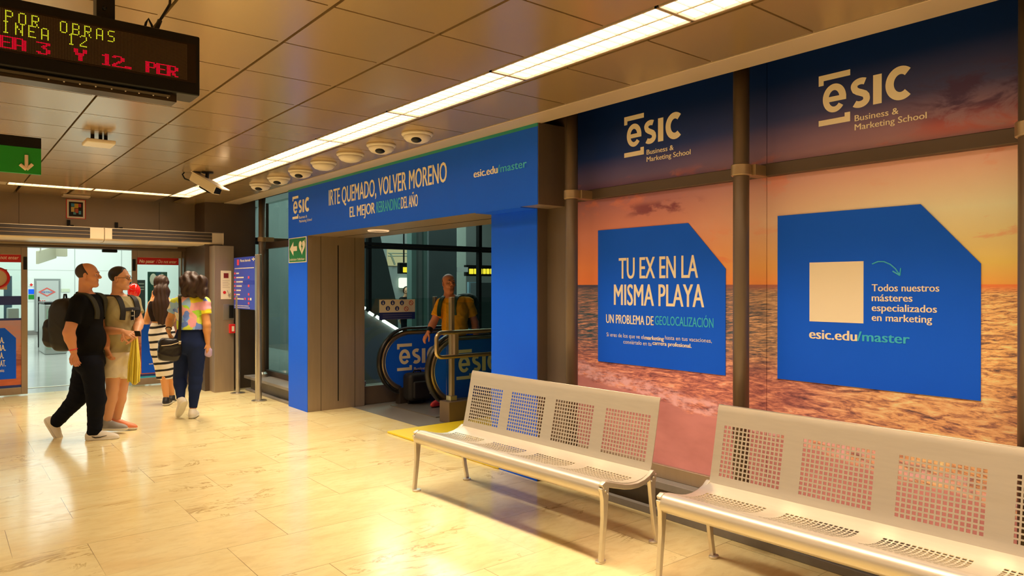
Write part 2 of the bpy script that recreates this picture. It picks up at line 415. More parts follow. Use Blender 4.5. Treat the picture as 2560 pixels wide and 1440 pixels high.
M_CEILBACK = mat('ceiling_void', (0.04, 0.03, 0.02), 0.8)
M_BAND = mat('ceiling_margin', (0.62, 0.50, 0.36), 0.4, 0.15)
M_PANEL = mat('wall_panel', (0.30, 0.225, 0.15), 0.42, 0.45, vary=0.08, scale=3)
M_HALLFLOOR = mat('hall_floor', (0.52, 0.52, 0.48), 0.14, vary=0.06, scale=2)
M_HALLWALL = mat('hall_wall', (0.80, 0.84, 0.80), 0.4)
M_CONC = mat('atrium_concrete', (0.235, 0.26, 0.25), 0.7, vary=0.12, scale=2)
M_CONCDK = mat('atrium_dark_cladding', (0.115, 0.135, 0.14), 0.5, vary=0.1, scale=2)

H = 2.785                          # ceiling height
XW, XP = 3.85, 3.53                # poster wall, face of the escalator portal
# ------------------------------------------------------------------ floor, ceiling
struct('floor', MB().box((-5, -4, -0.2), (4.12, 12.35, 0)), M_FLOOR)
struct('floor', MB().box((-5, 12.35, -0.2), (6.5, 27.2, -0.001)), M_HALLFLOOR)
struct('floor', MB().box((4.12, 0, -0.2), (14, 12.35, -0.0005)).box((6.5, 12.35, -0.2), (14, 19, -0.0005)), mat('landing_floor', (0.20, 0.18, 0.155), 0.35, vary=0.12, scale=6))
c = MB(); ys = [3.54 + 0.588 * k for k in range(-13, 15)]
xs = [-4.98, -4.42, -3.86, -3.30, -2.74, -2.18]
strips = [(a, b) for a, b in zip(xs[:-1], xs[1:])] + [(-1.44, -0.88), (-0.88, -0.32), (-0.32, 0.23), (0.23, 0.79), (0.79, 1.35), (1.35, 1.905), (1.905, 2.475), (2.765, 3.33)]
for a, b in strips:
    for y0, y1 in zip(ys[:-1], ys[1:]):
        y1c = min(y1, 11.5); 
        cuts = [(y0, y1c)]
        if a > -2 and b < 2.6:                  # leave the slot of the cross light open
            cuts = [(max(y0, lo), min(y1c, hi)) for lo, hi in ((-9, 10.37), (10.62, 20))]
        for p, q in cuts:
            if q - p > 0.03: c.box((a + 0.024, p + 0.006, H), (b - 0.007, q - 0.006, H + 0.03))
for a, b in strips[:]: c.box((a - 0.005, -4, H + 0.004), (a + 0.013, 11.5 if a < -2 or a > 2.6 else 10.36, H + 0.03))
struct('ceiling', c, M_CEIL)
struct('ceiling', MB().box((-5, -4, H + 0.12), (3.95, 11.6, H + 0.2)), M_CEILBACK)
struct('trim_1', MB().box((3.335, -4, H - 0.004), (3.565, 11.5, H + 0.05)), M_BAND, bevel=0.004)
struct('wall_left', MB().box((-5.15, -4, 0), (-5, 12.3, H + 0.1)), M_PANEL)
struct('wall_back', MB().box((-5, -4.15, 0), (4.3, -4, H + 0.1)), M_PANEL)

# ------------------------------------------------------------------ poster wall on the right: glazing frame on a low plinth
struct('wall_right', MB().box((XW + 0.012, -4, 0.2), (XW + 0.12, 3.98, 3.3)), M_DARK)
pl = MB().box((3.76, -4, 0), (3.80, 4.02, 0.05)).box((3.86, -4, 0), (3.95, 4.02, 0.2)).box((3.74, -4, 0.195), (3.95, 4.02, 0.245))
struct('baseboard_right', pl, M_GREY, bevel=0.004)
struct('trim_2', MB().box((XW - 0.03, -4, 0.245), (XW + 0.02, 4.0, 0.335)), M_BRONZE, bevel=0.004)
struct('trim_3', MB().box((XW - 0.05, -4, 2.195), (XW + 0.02, 3.98, 2.27)), M_BRONZE_DK, bevel=0.006)
def column_pipe(Y, X=3.66, r=0.046, z0=0.24, name='trim_4'):
    p = struct(name, MB().lathe([(r, z0), (r, H + 0.2)], (X, Y, 0), 28), M_BRONZE_MID, smooth=True)
    cl = MB().lathe([(r + 0.004, 2.19), (r + 0.012, 2.195), (r + 0.012, 2.255), (r + 0.004, 2.26)], (X, Y, 0), 28).box((X + 0.03, Y - 0.075, 2.193), (XW - 0.02, Y + 0.0, 2.257))
    obj('collar', cl, mat('bronze_collar', (0.44, 0.32, 0.18), 0.35, 0.7), p, bevel=0.003)
    return p
column_pipe(2.40); column_pipe(3.83); column_pipe(0.97, r=0.058); column_pipe(-0.6)
def mural(name, y0, y1, z0, z1, label):
    t = obj(name, MB().box((XW - 0.004, y0, z0), (XW + 0.012, y1, z1)), M_MURAL)
    return tag(t, label, 'mural', 'printed sunset panels on the glazed wall')
mural('mural_panel', 2.35, 3.985, 0.335, 2.195, 'printed sunset and surf panel behind the blue poster reading TU EX EN LA MISMA PLAYA')
mural('mural_panel', 0.3, 2.346, 0.335, 2.195, 'printed golden sunset sea panel behind the blue poster reading Todos nuestros másteres')
mural('mural_panel', 2.35, 3.985, 2.27, 3.2, 'narrower dark blue dusk panel with pale logo next to the escalator portal')
mural('mural_panel', 0.3, 2.346, 2.27, 3.2, 'dark dusk sky panel with pale logo and a bank of purple clouds')

# blue posters on the mural
def poster(pts, label):
    t = thing('poster', label, 'poster', (XW, -pts[0][0], pts[0][1]), 'blue cut-corner posters on the sunset mural')
    obj('panel', MB().prism(pts, frX(XW), 0.005, 0.009), M_BLUE, t)
    return t
fr = frX(XW)
P1 = poster([(-3.736, 0.988), (-2.630, 0.988), (-2.630, 1.657), (-2.917, 1.963), (-3.736, 1.963)], 'blue cut-corner poster reading TU EX EN LA MISMA PLAYA above the bench')
w = MB()
def line(mb, fr, f, body, x0, y0, x1, y1, cap_px, X, d=0.0105, bold=0.0, cap=None, space=1.0, plane='X'):
    # a line of lettering between two baseline ends taken from the picture
    a, b = (pxX(x0, y0, X), pxX(x1, y1, X)) if plane == 'X' else (pxY(x0, y0, X), pxY(x1, y1, X))
    base = (a[1] + b[1]) / 2
    if cap is None:
        xm, ym = (x0 + x1) / 2, (y0 + y1) / 2
        top = pxX(xm, ym - cap_px, X) if plane == 'X' else pxY(xm, ym - cap_px, X)
        mid = pxX(xm, ym, X) if plane == 'X' else pxY(xm, ym, X)
        cap = top[1] - mid[1]
    return put_text(mb, body, fr, a[0], b[0], base, cap, d, bold, space=space)
line(w, fr, 0, 'TU EX EN LA', 1550, 697, 1747, 694, 54, XW, bold=0.016)
line(w, fr, 0, 'MISMA PLAYA', 1538, 763, 1762, 767, 54, XW, bold=0.016)
obj('headline_lettering', w, M_CREAM, P1); w = MB()
line(w, fr, 0, 'UN PROBLEMA DE', 1518, 808, 1636, 812, 22, XW, bold=0.020)
obj('tagline_lettering', w, M_CREAM, P1); w = MB()
line(w, fr, 0, 'Si eres de los que ve el', 1519, 840, 1612, 848, 10, XW, bold=0.004)
line(w, fr, 0, 'marketing', 1614, 848, 1662, 852, 10, XW, bold=0.026)
line(w, fr, 0, 'hasta en tus vacaciones,', 1665, 850, 1782, 855, 10, XW, bold=0.004)
line(w, fr, 0, 'conviértelo en tu', 1561, 859, 1631, 864, 10, XW, bold=0.004)
line(w, fr, 0, 'carrera profesional.', 1634, 863, 1731, 868, 10, XW, bold=0.026)
obj('body_lettering', w, M_CREAM, P1)
obj('teal_lettering', line(MB(), fr, 0, 'GEOLOCALIZACIÓN', 1640, 813, 1786, 818, 23, XW, bold=0.012), M_TEAL, P1)
P2 = poster([(-2.275, 1.005), (-1.228, 1.005), (-1.228, 1.655), (-1.494, 1.960), (-2.275, 1.960)], 'blue cut-corner poster with a blank white square, reading Todos nuestros másteres')
w = MB()
for s, x0, y0, x1, y1 in (('Todos nuestros', 2182, 728, 2350, 729), ('másteres', 2182, 753, 2283, 754), ('especializados', 2182, 777, 2344, 782), ('en marketing', 2182, 802, 2332, 807)):
    line(w, fr, 0, s, x0, y0, x1, y1, 18, XW, bold=0.014)
obj('body_lettering', w, M_CREAM, P2); w = MB()
line(w, fr, 0, 'esic.edu', 2026, 847, 2144, 851, 24, XW, bold=0.020)
obj('address_lettering', w, M_CREAM, P2)
obj('teal_lettering', line(MB(), fr, 0, '/master', 2145, 853, 2276, 858, 24, XW, bold=0.016), M_TEAL, P2)
a, b = pxX(2026, 803, XW), pxX(2161, 653, XW)
obj('white_square', MB().prism([(a[0], a[1]), (b[0], a[1]), (b[0], b[1]), (a[0], b[1])], fr, 0.009, 0.0105), M_CREAM, P2)
ar = MB(); ap = [pxX(x, y, XW) for x, y in ((2183, 660), (2197, 654), (2212, 654), (2228, 661), (2241, 672), (2252, 688))]
ar.tube([fr(p[0], p[1], 0.0105) for p in ap], 0.0035, 6)
for q in ((2234, 678), (2254, 670)):
    pa = pxX(*q, XW); pb = pxX(2252, 689, XW); ar.tube([fr(*pa, 0.0105), fr(*pb, 0.0105)], 0.0035, 6)
obj('teal_arrow', ar, M_TEAL, P2)
# pale logos on the dusk panels
def wall_logo(fr, u, v, s, label, d=0.006, sx=1.0, tall=1.0, parent=None):
    lg = obj('logo' if parent else 'logo_lettering', school_logo(MB(), fr, u, v, s, d, sx=sx, tall=tall), M_CREAM, parent)
    if not parent: tag(lg, label, 'sign', 'pale logos on the dusk panels')
    return lg
wall_logo(fr, -3.478, 2.760, 0.000538, 'smaller pale corner-bracket logo on the narrower dusk panel beside the portal')
wall_logo(fr, -2.027, 2.722, 0.000520, 'larger pale corner-bracket logo on the dusk panel with purple clouds')

# ------------------------------------------------------------------ the portal to the escalators
Y0, Y1, Y2, Y3, ZB = 4.06, 4.63, 8.36, 8.955, 2.165
XN, Y0n, Y1n = 3.70, 4.262, 4.858     # the near pillar stands a little back from the header
pw = MB().box((XN, Y0n, 0), (3.84, Y1n, ZB)).box((XP, Y0, ZB), (3.84, Y1, H)).box((XP, Y2, 0), (4.30, Y3, H)).box((XP, Y1, ZB), (4.30, Y2, H))
struct('wall_portal', pw, M_BRONZE, bevel=0.004)
struct('trim_5', MB().box((3.925, Y2 - 0.004, 0.10), (3.937, Y2 + 0.01, 2.06)).box((3.70, Y2 - 0.003, 0), (3.703, Y2 + 0.01, ZB)).box((4.16, Y2 - 0.003, 0), (4.163, Y2 + 0.01, ZB)), M_BLACK)
struct('trim_6', MB().box((3.93, Y1, ZB - 0.003), (3.936, Y2, ZB + 0.01)), M_BLACK)
struct('trim_7', MB().box((3.80, 3.985, 0.24), (3.845, 4.30, 3.0)).box((XP + 0.002, Y0 - 0.004, ZB + 0.002), (3.84, Y0, H)).box((XN + 0.002, Y0n - 0.004, 0), (3.84, Y0n, ZB)), M_BRONZE_MID)
bn = thing('advertising_banner', 'large blue banner round the escalator portal reading IRTE QUEMADO, VOLVER MORENO', 'banner', (XP, (Y0 + Y3) / 2, 0))
fp = frX(XP)
obj('header_panel', MB().prism([(-Y3, ZB), (-Y0, ZB), (-Y0, H - 0.03), (-Y3, H - 0.03)], fp, 0.0, 0.006), M_BLUE, bn)
obj('pillar_panel', MB().prism([(-Y1n, 0), (-Y0n, 0), (-Y0n, ZB), (-Y1n, ZB)], frX(XN), 0.0, 0.006), M_BLUE, bn)
obj('return_panel', MB().box((XP - 0.004, Y0n, ZB - 0.006), (XN, Y1n, ZB)), M_BLUE, bn)
obj('pillar_panel', MB().prism([(-Y3, 0), (-Y2, 0), (-Y2, ZB), (-Y3, ZB)], fp, 0.0, 0.006), M_BLUE, bn)
obj('edge_strip', MB().prism([(-Y3, H - 0.03), (-Y0, H - 0.03), (-Y0, H - 0.004), (-Y3, H - 0.004)], fp, 0.0, 0.007), mat('teal_edge', (0.01, 0.30, 0.28), 0.4), bn)
w = MB()
put_text(w, 'IRTE QUEMADO, VOLVER MORENO', fp, -7.73, -5.288, 2.476, 0.178, 0.008, 0.016)
obj('headline_lettering', w, M_CREAM, bn); w = MB()
put_text(w, 'EL MEJOR', fp, -7.196, -6.62, 2.302, 0.112, 0.008, 0.022)
obj('tagline_lettering', w, M_CREAM, bn); w = MB()
put_text(w, 'DEL AÑO', fp, -6.085, -5.776, 2.302, 0.112, 0.008, 0.022)
obj('tagline_lettering', w, M_CREAM, bn); w = MB()
put_text(w, 'esic.edu', fp, -4.876, -4.552, 2.462, 0.062, 0.008, 0.022)
obj('address_lettering', w, M_CREAM, bn)
w = MB()
put_text(w, 'REBRANDING', fp, -6.585, -6.105, 2.302, 0.112, 0.008, 0.018)
obj('teal_word', w, M_TEAL, bn); w = MB()
put_text(w, '/master', fp, -4.55, -4.185, 2.462, 0.062, 0.008, 0.008)
obj('teal_lettering', w, M_TEAL, bn)
wall_logo(fp, -8.815, 2.682, 0.00056, '', 0.008, parent=bn, sx=1.0, tall=0.95)
# defibrillator sign on the far pillar
sg = thing('defibrillator_sign', 'green sign with white arrow and heart on the far portal pillar', 'sign', (XP, 8.65, 2.0))
fs = lambda u, v, d: fp(u, v, d + 0.006)
obj('board', MB().prism([(-8.935, 1.842), (-8.372, 1.842), (-8.372, 2.158), (-8.935, 2.158)], fs, 0, 0.004), M_CREAM, sg)
obj('green_face', MB().prism([(-8.915, 1.852), (-8.392, 1.852), (-8.392, 2.148), (-8.915, 2.148)], fs, 0.004, 0.006), mat('emergency_green', (0.01, 0.22, 0.06), 0.4), sg)
w = MB()
w.add([fs(u, v, 0.008) for u, v in ((-8.89, 2.02), (-8.77, 2.11), (-8.77, 2.05), (-8.655, 2.05), (-8.655, 1.99), (-8.77, 1.99), (-8.77, 1.93))], [(0, 6, 1), (2, 5, 4, 3)])
hp = []
for k in range(32):
    t = 2 * math.pi * k / 32; hp.append((-8.50 + 0.0062 * 16 * math.sin(t) ** 3, 2.035 + 0.0062 * (13 * math.cos(t) - 5 * math.cos(2 * t) - 2 * math.cos(3 * t) - math.cos(4 * t))))
w.add([fs(-8.50, 2.03, 0.008)] + [fs(*p, 0.008) for p in hp], [(0, 1 + (k + 1) % 32, 1 + k) for k in range(32)])
put_text(w, '+', fs, -8.425, -8.40, 2.095, 0.03, 0.008, 0.03)
put_text(w, 'Desfibrilador / Defibrillator', fs, -8.90, -8.42, 1.87, 0.028, 0.008, 0.01)
obj('white_symbols', w, M_CREAM, sg)
obj('heart_bolt', MB().add([fs(u, v, 0.0095) for u, v in ((-8.49, 2.10), (-8.53, 2.03), (-8.505, 2.03), (-8.52, 1.97), (-8.465, 2.045), (-8.492, 2.045))], [(0, 1, 2, 5), (5, 2, 3, 4)]), mat('emergency_green'), sg)
# ring downlight in the soffit
pc = onz(946, 576, ZB)
dl = thing('ring_downlight', 'round recessed downlight in the soffit of the escalator portal', 'light', (float(pc[0]), float(pc[1]), ZB))
rg = MB().tube([(pc[0] + 0.11 * math.cos(a), pc[1] + 0.11 * math.sin(a), ZB - 0.004) for a in [2 * math.pi * k / 36 for k in range(36)]], 0.009, 8, closed=True)
obj('rim', rg, emis('ring_glow', (1, 0.62, 0.3), 1.0), dl, smooth=True)
obj('lens', MB().lathe([(0.10, 0.0), (0.10, 0.012)], (pc[0], pc[1], ZB - 0.008), 32), M_BRONZE, dl)

# ------------------------------------------------------------------ glazing left of the portal
struct('baseboard_right', MB().box((3.56, 8.96, 0), (3.62, 10.72, 0.03)).box((3.64, 8.96, 0), (3.9, 10.72, 0.19)).box((3.54, 8.96, 0.185), (3.9, 10.72, 0.225)), M_GREY, bevel=0.003)
struct('trim_8', MB().box((3.80, 8.96, 0.225), (3.87, 10.75, 0.30)).box((3.80, 8.96, 2.10), (3.87, 10.75, 2.19)).box((3.80, 8.96, 0.225), (3.87, 9.03, H)).box((3.80, 10.60, 0.225), (3.87, 10.72, H)), M_BRONZE_DK, bevel=0.004)
wd = struct('window_1', MB().box((3.83, 9.02, 0.29), (3.84, 10.62, 2.12)).box((3.83, 9.02, 2.18), (3.84, 10.62, H)), M_GLASSDK)
p = column_pipe(10.35, X=3.68, r=0.05, z0=0.225)
obj('foot', MB().lathe([(0.075, 0.225), (0.075, 0.27), (0.052, 0.30)], (3.68, 10.35, 0), 24), M_STEEL, p, smooth=False)
# ------------------------------------------------------------------ recessed ceiling luminaires
M_TUBE = emis('tube_diffuser', WARM, TUBE)
M_LOUVRE = mat('louvre_blade', (0.85, 0.78, 0.6), 0.4, 0.0)
def luminaire(x0, x1, y0, y1, label, louvre=True):
    # one section of the light slot: housing, glowing diffuser and a louvre of thin blades
    t = thing('ceiling_light', label, 'light', ((x0 + x1) / 2, (y0 + y1) / 2, H), 'recessed strip lights in the ceiling slot')
    hz = MB(); e = 0.008
    hz.box((x0, y0, H), (x0 + e, y1, H + 0.10)).box((x1 - e, y0, H), (x1, y1, H + 0.10)).box((x0, y0, H), (x1, y0 + e, H + 0.10)).box((x0, y1 - e, H), (x1, y1, H + 0.10)).box((x0, y0, H + 0.10), (x1, y1, H + 0.11))
    obj('housing', hz, M_BAND, t)
    obj('diffuser', MB().box((x0 + e, y0 + e, H + 0.014), (x1 - e, y1 - e, H + 0.02)), M_TUBE, t)
    la = area_light('tube_light', ((x0 + x1) / 2, (y0 + y1) / 2, H + 0.002), x1 - x0 - 0.03, y1 - y0 - 0.03, TUBE_W * max(x1 - x0, y1 - y0), WARM)
    la.data.spread = math.radians(102); la.parent = t; la.matrix_parent_inverse = t.matrix_basis.inverted()
    if louvre:
        lv = MB(); al = (y1 - y0) > (x1 - x0)
        n = int(round((max(y1 - y0, x1 - x0)) / 0.085))
        if al:
            xm = (x0 + x1) / 2; lv.box((xm - 0.006, y0 + e, H + 0.004), (xm + 0.006, y1 - e, H + 0.012))
            for k in range(1, n): y = y0 + (y1 - y0) * k / n; lv.box((x0 + e, y - 0.0015, H + 0.003), (x1 - e, y + 0.0015, H + 0.012))
        else:
            ym = (y0 + y1) / 2; lv.box((x0 + e, ym - 0.006, H + 0.004), (x1 - e, ym + 0.006, H + 0.012))
            for k in range(1, n): x = x0 + (x1 - x0) * k / n; lv.box((x - 0.0015, y0 + e, H + 0.003), (x + 0.0015, y1 - e, H + 0.012))
        obj('louvre', lv, M_LOUVRE, t)
    return t
ye = [0.84 + 1.22 * k for k in range(8)] + [10.37]
labs = ['strip light section at the top picture edge, over the nearest bench', 'strip light section over the gap between the two benches', 'strip light section over the left half of the bench seen in full', 'strip light section beside the nearest dome camera',
        'strip light section beside the second and third dome cameras from the right', 'strip light section beside the middle of the dome camera row', 'strip light section just behind the box security camera', 'strip light section between the box security camera and the corner light']
luminaire(2.487, 2.753, -2.8, 0.836, 'long strip light overhead in front of the picture, out of view')
for a, b, lab in zip(ye[:-1], ye[1:], labs): luminaire(2.487, 2.753, a + 0.004, b - 0.004, lab)
luminaire(2.487, 2.753, 10.374, 10.616, 'square corner section where the long strip light meets the cross light')
for a, b, lab in ((0.66, 1.56, 'left section of the cross strip light before the sliding doors'), (1.568, 2.478, 'right section of the cross strip light before the sliding doors')):
    luminaire(a, b, 10.374, 10.616, lab)
obj_cap = struct('trim_9', MB().box((-2.1, 10.37, H - 0.003), (0.65, 10.62, H + 0.02)), M_BAND)
luminaire(-2.12, -1.5, -2.5, 10.3, 'wide strip light far to the left, out of view', louvre=False)

# ------------------------------------------------------------------ dome cameras, bullet camera, sensor box
M_DOME = mat('dome_white', (0.74, 0.66, 0.52), 0.35)
def dome(px, py, dark, label):
    q = onz(px, py, H - 0.03)
    t = thing('dome_camera', label, 'camera', (q[0], q[1], H), 'dome cameras in a row along the banner')
    X, Y = q[0], q[1]
    obj('base', MB().lathe([(0.128, H), (0.128, H - 0.012), (0.118, H - 0.022), (0.11, H - 0.022)], (X, Y, 0), 32), M_DOME, t, smooth=True)
    obj('dome', MB().lathe([(0.112, H - 0.02), (0.108, H - 0.042), (0.088, H - 0.062), (0.05, H - 0.076), (0.01, H - 0.08)], (X, Y, 0), 32), M_DOME, t, smooth=True)
    if dark:
        dx, dy = 0.03 * -_F[0] + 0.03, 0.03 * -_F[1]
        obj('lens', MB().sphere((X - 0.035, Y - 0.045, H - 0.058), (0.046, 0.046, 0.028), 18), M_BLACK, t, smooth=True)
    return t
DL = ['nearest dome camera, under the ceiling beside the banner web address', 'second dome camera from the right, dark lens turned to us', 'third dome camera from the right, with no dark lens showing',
      'fourth dome camera, middle of the row of seven', 'third dome camera from the left end of the row', 'second dome camera from the left end of the row', 'farthest dome camera, above the glazing by the information board']
for (px, py, dk), l in zip(((1043, 343, 1), (953, 371, 1), (876, 393, 0), (809, 414, 0), (751, 434, 1), (697, 451, 1), (651, 467, 1)), DL): dome(px, py, dk, l)

t = thing('security_camera', 'pale box security camera on a black bracket pointing down towards the portal', 'camera', tuple(ond(520, 425, 7.6)))
Dc = 7.75; hz = ond(515, 425, Dc); top = np.array([hz[0], hz[1], H])
A, B = ond(483, 441, Dc), ond(553, 482, Dc - 0.12)
ax = (B - A); L = np.linalg.norm(ax); ax /= L; up = np.array([0, 0, 1.0]); sd = np.cross(ax, up); sd /= np.linalg.norm(sd); up = np.cross(sd, ax)
obj('body', MB().obox((A + B) / 2 - ax * 0.02, ax * (L / 2 - 0.03), sd * 0.052, up * 0.045), M_WHITE, t, bevel=0.008)
obj('sun_shield', MB().obox((A + B) / 2 + up * 0.052 + ax * 0.02, ax * (L / 2 + 0.02), sd * 0.062, up * 0.006), M_WHITE, t, bevel=0.003)
obj('front_window', MB().obox(B - ax * 0.05, ax * 0.004, sd * 0.045, up * 0.036), M_BLACK, t)
mid = (A + B) / 2 - up * 0.02
pt = mid + np.array([0.02, 0.03, 0.0])
obj('bracket', MB().tube([pt - up * 0.03, (pt[0], pt[1], H - 0.002)], 0.02, 14).lathe([(0.06, H - 0.012), (0.06, H)], (pt[0], pt[1], 0), 20).obox(mid - up * 0.035, ax * 0.07, sd * 0.02, up * 0.012), M_BLACKMETAL, t)
c0 = ond(461, 424, Dc); cc = [(c0[0], c0[1], H), ond(456, 436, Dc), ond(462, 447, Dc), ond(474, 451, Dc), A + ax * 0.01]
obj('cable', MB().tube(cc, 0.008, 8), M_BLACK, t, smooth=True)

q = onz(247, 338, H)
t = thing('ceiling_sensor', 'flat cream sensor box hanging under the ceiling on three dark stems', 'sensor', (q[0], q[1], H))
zb = H - 0.052
obj('box', MB().box((q[0] - 0.105, q[1] - 0.12, zb - 0.03), (q[0] + 0.105, q[1] + 0.12, zb)), M_WHITE, t, bevel=0.008)
for k, (dx, dy) in enumerate(((-0.045, 0.0), (0.012, 0.0), (0.05, 0.0))):
    obj('stem', MB().lathe([(0.014, zb), (0.014, H)], (q[0] + dx, q[1] + dy, 0), 12), M_BLACK, t)
q = onz(190, 488, H)
tag(obj('junction_plate', MB().box((q[0] - 0.16, q[1] - 0.1, H - 0.03), (q[0] + 0.16, q[1] + 0.1, H)), M_BAND, bevel=0.006), 'small flat plate on the ceiling above the square colour tag', 'plate')

# ------------------------------------------------------------------ LED information display
F57 = {'P': '1111 1...1 1...1 1...1 1111 1 1 1 1', 'O': '.111 1...1 1...1 1...1 1...1 1...1 1...1 1...1 .111', 'R': '1111 1...1 1...1 1...1 1111 1.1 1..1 1..1 1...1',
       'B': '1111 1...1 1...1 1...1 1111 1...1 1...1 1...1 1111', 'A': '.111 1...1 1...1 1...1 1...1 11111 1...1 1...1 1...1', 'S': '.1111 1 1 1 .111 ....1 ....1 ....1 1111',
       'I': '.111 ..1 ..1 ..1 ..1 ..1 ..1 ..1 .111', 'N': '1...1 1...1 11..1 11..1 1.1.1 1..11 1..11 1...1 1...1', 'E': '11111 1 1 1 1111 1 1 1 11111', 'L': '1 1 1 1 1 1 1 1 11111',
       '1': '..1 .11 ..1 ..1 ..1 ..1 ..1 ..1 .111', '2': '.111 1...1 ....1 ....1 ...1 ..1 .1 1 11111', '3': '11111 ....1 ...1 ..1 ...1 ....1 ....1 1...1 .111', 'Y': '1...1 1...1 1...1 .1.1 .1.1 ..1 ..1 ..1 ..1', '.': '. . . . . . . .11 .11'}
YS = 2.86                                           # the face of the display stands across the passage
TL, BR = ony(500, 92, YS), ony(496, 240, YS)
zt, zb, xr = TL[2], BR[2], TL[0]
xl = -1.35
t = thing('led_display', 'black LED display hanging from the ceiling with yellow and red scrolling text', 'display', (xr - 0.6, YS + 0.06, zb))
obj('case', MB().box((xl, YS, zb), (xr, YS + 0.13, zt)), M_BLACKMETAL, t, bevel=0.006)
s0, s1 = pxY(460, 130, YS), pxY(456, 213, YS)
wx0, wx1, wz1, wz0 = xl + 0.08, s0[0] + 0.012, zt - 0.035, zb + 0.045
obj('screen', MB().box((wx0, YS - 0.004, wz0), (wx1 + 0.03, YS + 0.01, wz1)), mat('led_screen', (0.018, 0.010, 0.005), 0.4, spec=0.2), t)
rows = 30; pit = (wz1 - wz0 - 0.012) / rows; cols = int((wx1 - wx0) / pit)
col_of = lambda px, py: int(round((wx1 - 0.004 - pxY(px, py, YS)[0]) / pit))
lit = {}
def word(s, px, r0, bold, key, adv, wide=1.0):
    # px: picture x of the left edge of the first letter; columns count leftwards from the right edge
    c = col_of(px, 120)
    for ch in s:
        if ch != ' ':
            for r, row in enumerate(F57[ch].split()):
                for k, v in enumerate(row):
                    if v == '1':
                        for b in range(bold): lit[(c - int(round(k * wide)) - b, r0 + r)] = key
        c -= adv
word('POR', 15, 1, 1, 'y', 8); word('OBRAS', 152, 1, 1, 'y', 8)
word('LINEA', -26, 9, 1, 'y', 8); word('12', 172, 9, 1, 'y', 8)
for p, s in ((-4, 'EA'), (93, '3'), (186, 'Y'), (252, '12.'), (365, 'PER')): word(s, p, 20, 3, 'r', 8, 1.4)
dots = {'y': MB(), 'r': MB(), 'o': MB()}
for c in range(cols):
    for r in range(rows):
        k = lit.get((c, r), 'o'); x = wx1 - 0.004 - c * pit; z = wz1 - 0.006 - (r + 0.5) * pit
        rad = pit * (0.42 if k != 'o' else 0.24)
        if x < wx0 + 0.01 or x < 0.1: continue
        dots[k].add([(x + rad * math.cos(a), YS - 0.0055, z + rad * math.sin(a)) for a in [math.pi / 3 * i for i in range(6)]], [(0, 1, 2, 3, 4, 5)])
obj('yellow_leds', dots['y'], emis('led_yellow', (0.95, 0.95, 0.03), 1.1), t)
obj('red_leds', dots['r'], emis('led_red', (1.0, 0.005, 0.03), 1.15), t)
obj('unlit_leds', dots['o'], mat('led_off', (0.30, 0.20, 0.09), 0.4), t)
obj('lower_rail', MB().box((xl, YS + 0.035, zb - 0.028), (xr - 0.075, YS + 0.115, zb)).tube([(xl, YS + 0.03, zb - 0.008), (xr - 0.1, YS + 0.03, zb - 0.008)], 0.008, 8), mat('dark_steel', (0.07, 0.055, 0.04), 0.28, 0.8), t)
for px in (124, 163, 203, 243, 283, 318, 352, 388, 424): p = pxY(px, 205, YS); obj('screw', MB().sphere((p[0], YS + 0.03, zb - 0.016), 0.0035, 8), M_STEEL, t)
m0, m1 = pxY(245, 20, YS), pxY(292, 20, YS)
obj('ceiling_mount', MB().box((m0[0], YS + 0.03, zt), (m1[0], YS + 0.10, H)).sphere(((m0[0] + m1[0]) / 2 - 0.005, YS + 0.03, zt + 0.04), 0.008, 10), M_BLACKMETAL, t, bevel=0.003)
pA, pB, pC = pxY(370, 66, YS), pxY(382, 34, YS), pxY(396, 62, YS)
obj('cable', MB().tube([(pA[0], YS + 0.07, zt), (pA[0], YS + 0.07, pA[1])], 0.011, 10).tube([(pA[0], YS + 0.07, pA[1]), (pA[0] + 0.008, YS + 0.07, pA[1] + 0.035), (pB[0], YS + 0.07, pA[1] + 0.052), (pC[0] - 0.008, YS + 0.07, pA[1] + 0.032), (pC[0], YS + 0.07, zt)], 0.0045, 8)
    .tube([(pC[0] + 0.002, YS + 0.07, zt), (pC[0] + 0.022, YS + 0.075, zt + 0.055)], 0.009, 8).tube([(pC[0] + 0.022, YS + 0.075, zt + 0.055), (pC[0] + 0.06, YS + 0.09, zt + 0.13), (pC[0] + 0.07, YS + 0.09, H)], 0.005, 8), M_BLACK, t, smooth=True)

# ------------------------------------------------------------------ green way-out sign hanging on the left
YG = 5.9
g0, g1 = pxY(103, 372, YG), pxY(103, 437, YG)
zt, zb, xr = g0[1], g1[1], g0[0]
t = thing('exit_sign', 'green hanging sign with a white downward arrow at the left edge', 'sign', (xr - 0.4, YG, zb))
obj('board', MB().box((xr - 1.3, YG, zb), (xr, YG + 0.03, zt)), M_GREEN, t, bevel=0.002)
zz = pxY(103, 346, YG)[1]
obj('top_rail', MB().box((xr - 1.3, YG - 0.002, zt), (xr, YG + 0.035, zz)), M_BLACKMETAL, t)
obj('hanger', MB().box((xr - 0.32, YG + 0.01, zz), (xr - 0.29, YG + 0.025, H)), M_BLACKMETAL, t)
obj('hanger', MB().box((xr - 1.1, YG + 0.01, zz), (xr - 1.07, YG + 0.025, H)), M_BLACKMETAL, t)
a0, a1, a2, a3 = pxY(66, 388, YG), pxY(66, 424, YG), pxY(50, 411, YG), pxY(81, 411, YG)
rr = 0.011; ff = lambda p: (p[0], YG - 0.004, p[1])
obj('arrow', MB().tube([ff(a0), ff((a1[0], a1[1] + 0.012))], rr, 10).tube([ff(a2), ff(a1)], rr, 10).tube([ff(a3), ff(a1)], rr, 10), mat('pale_arrow', (0.75, 0.58, 0.40), 0.5), t)
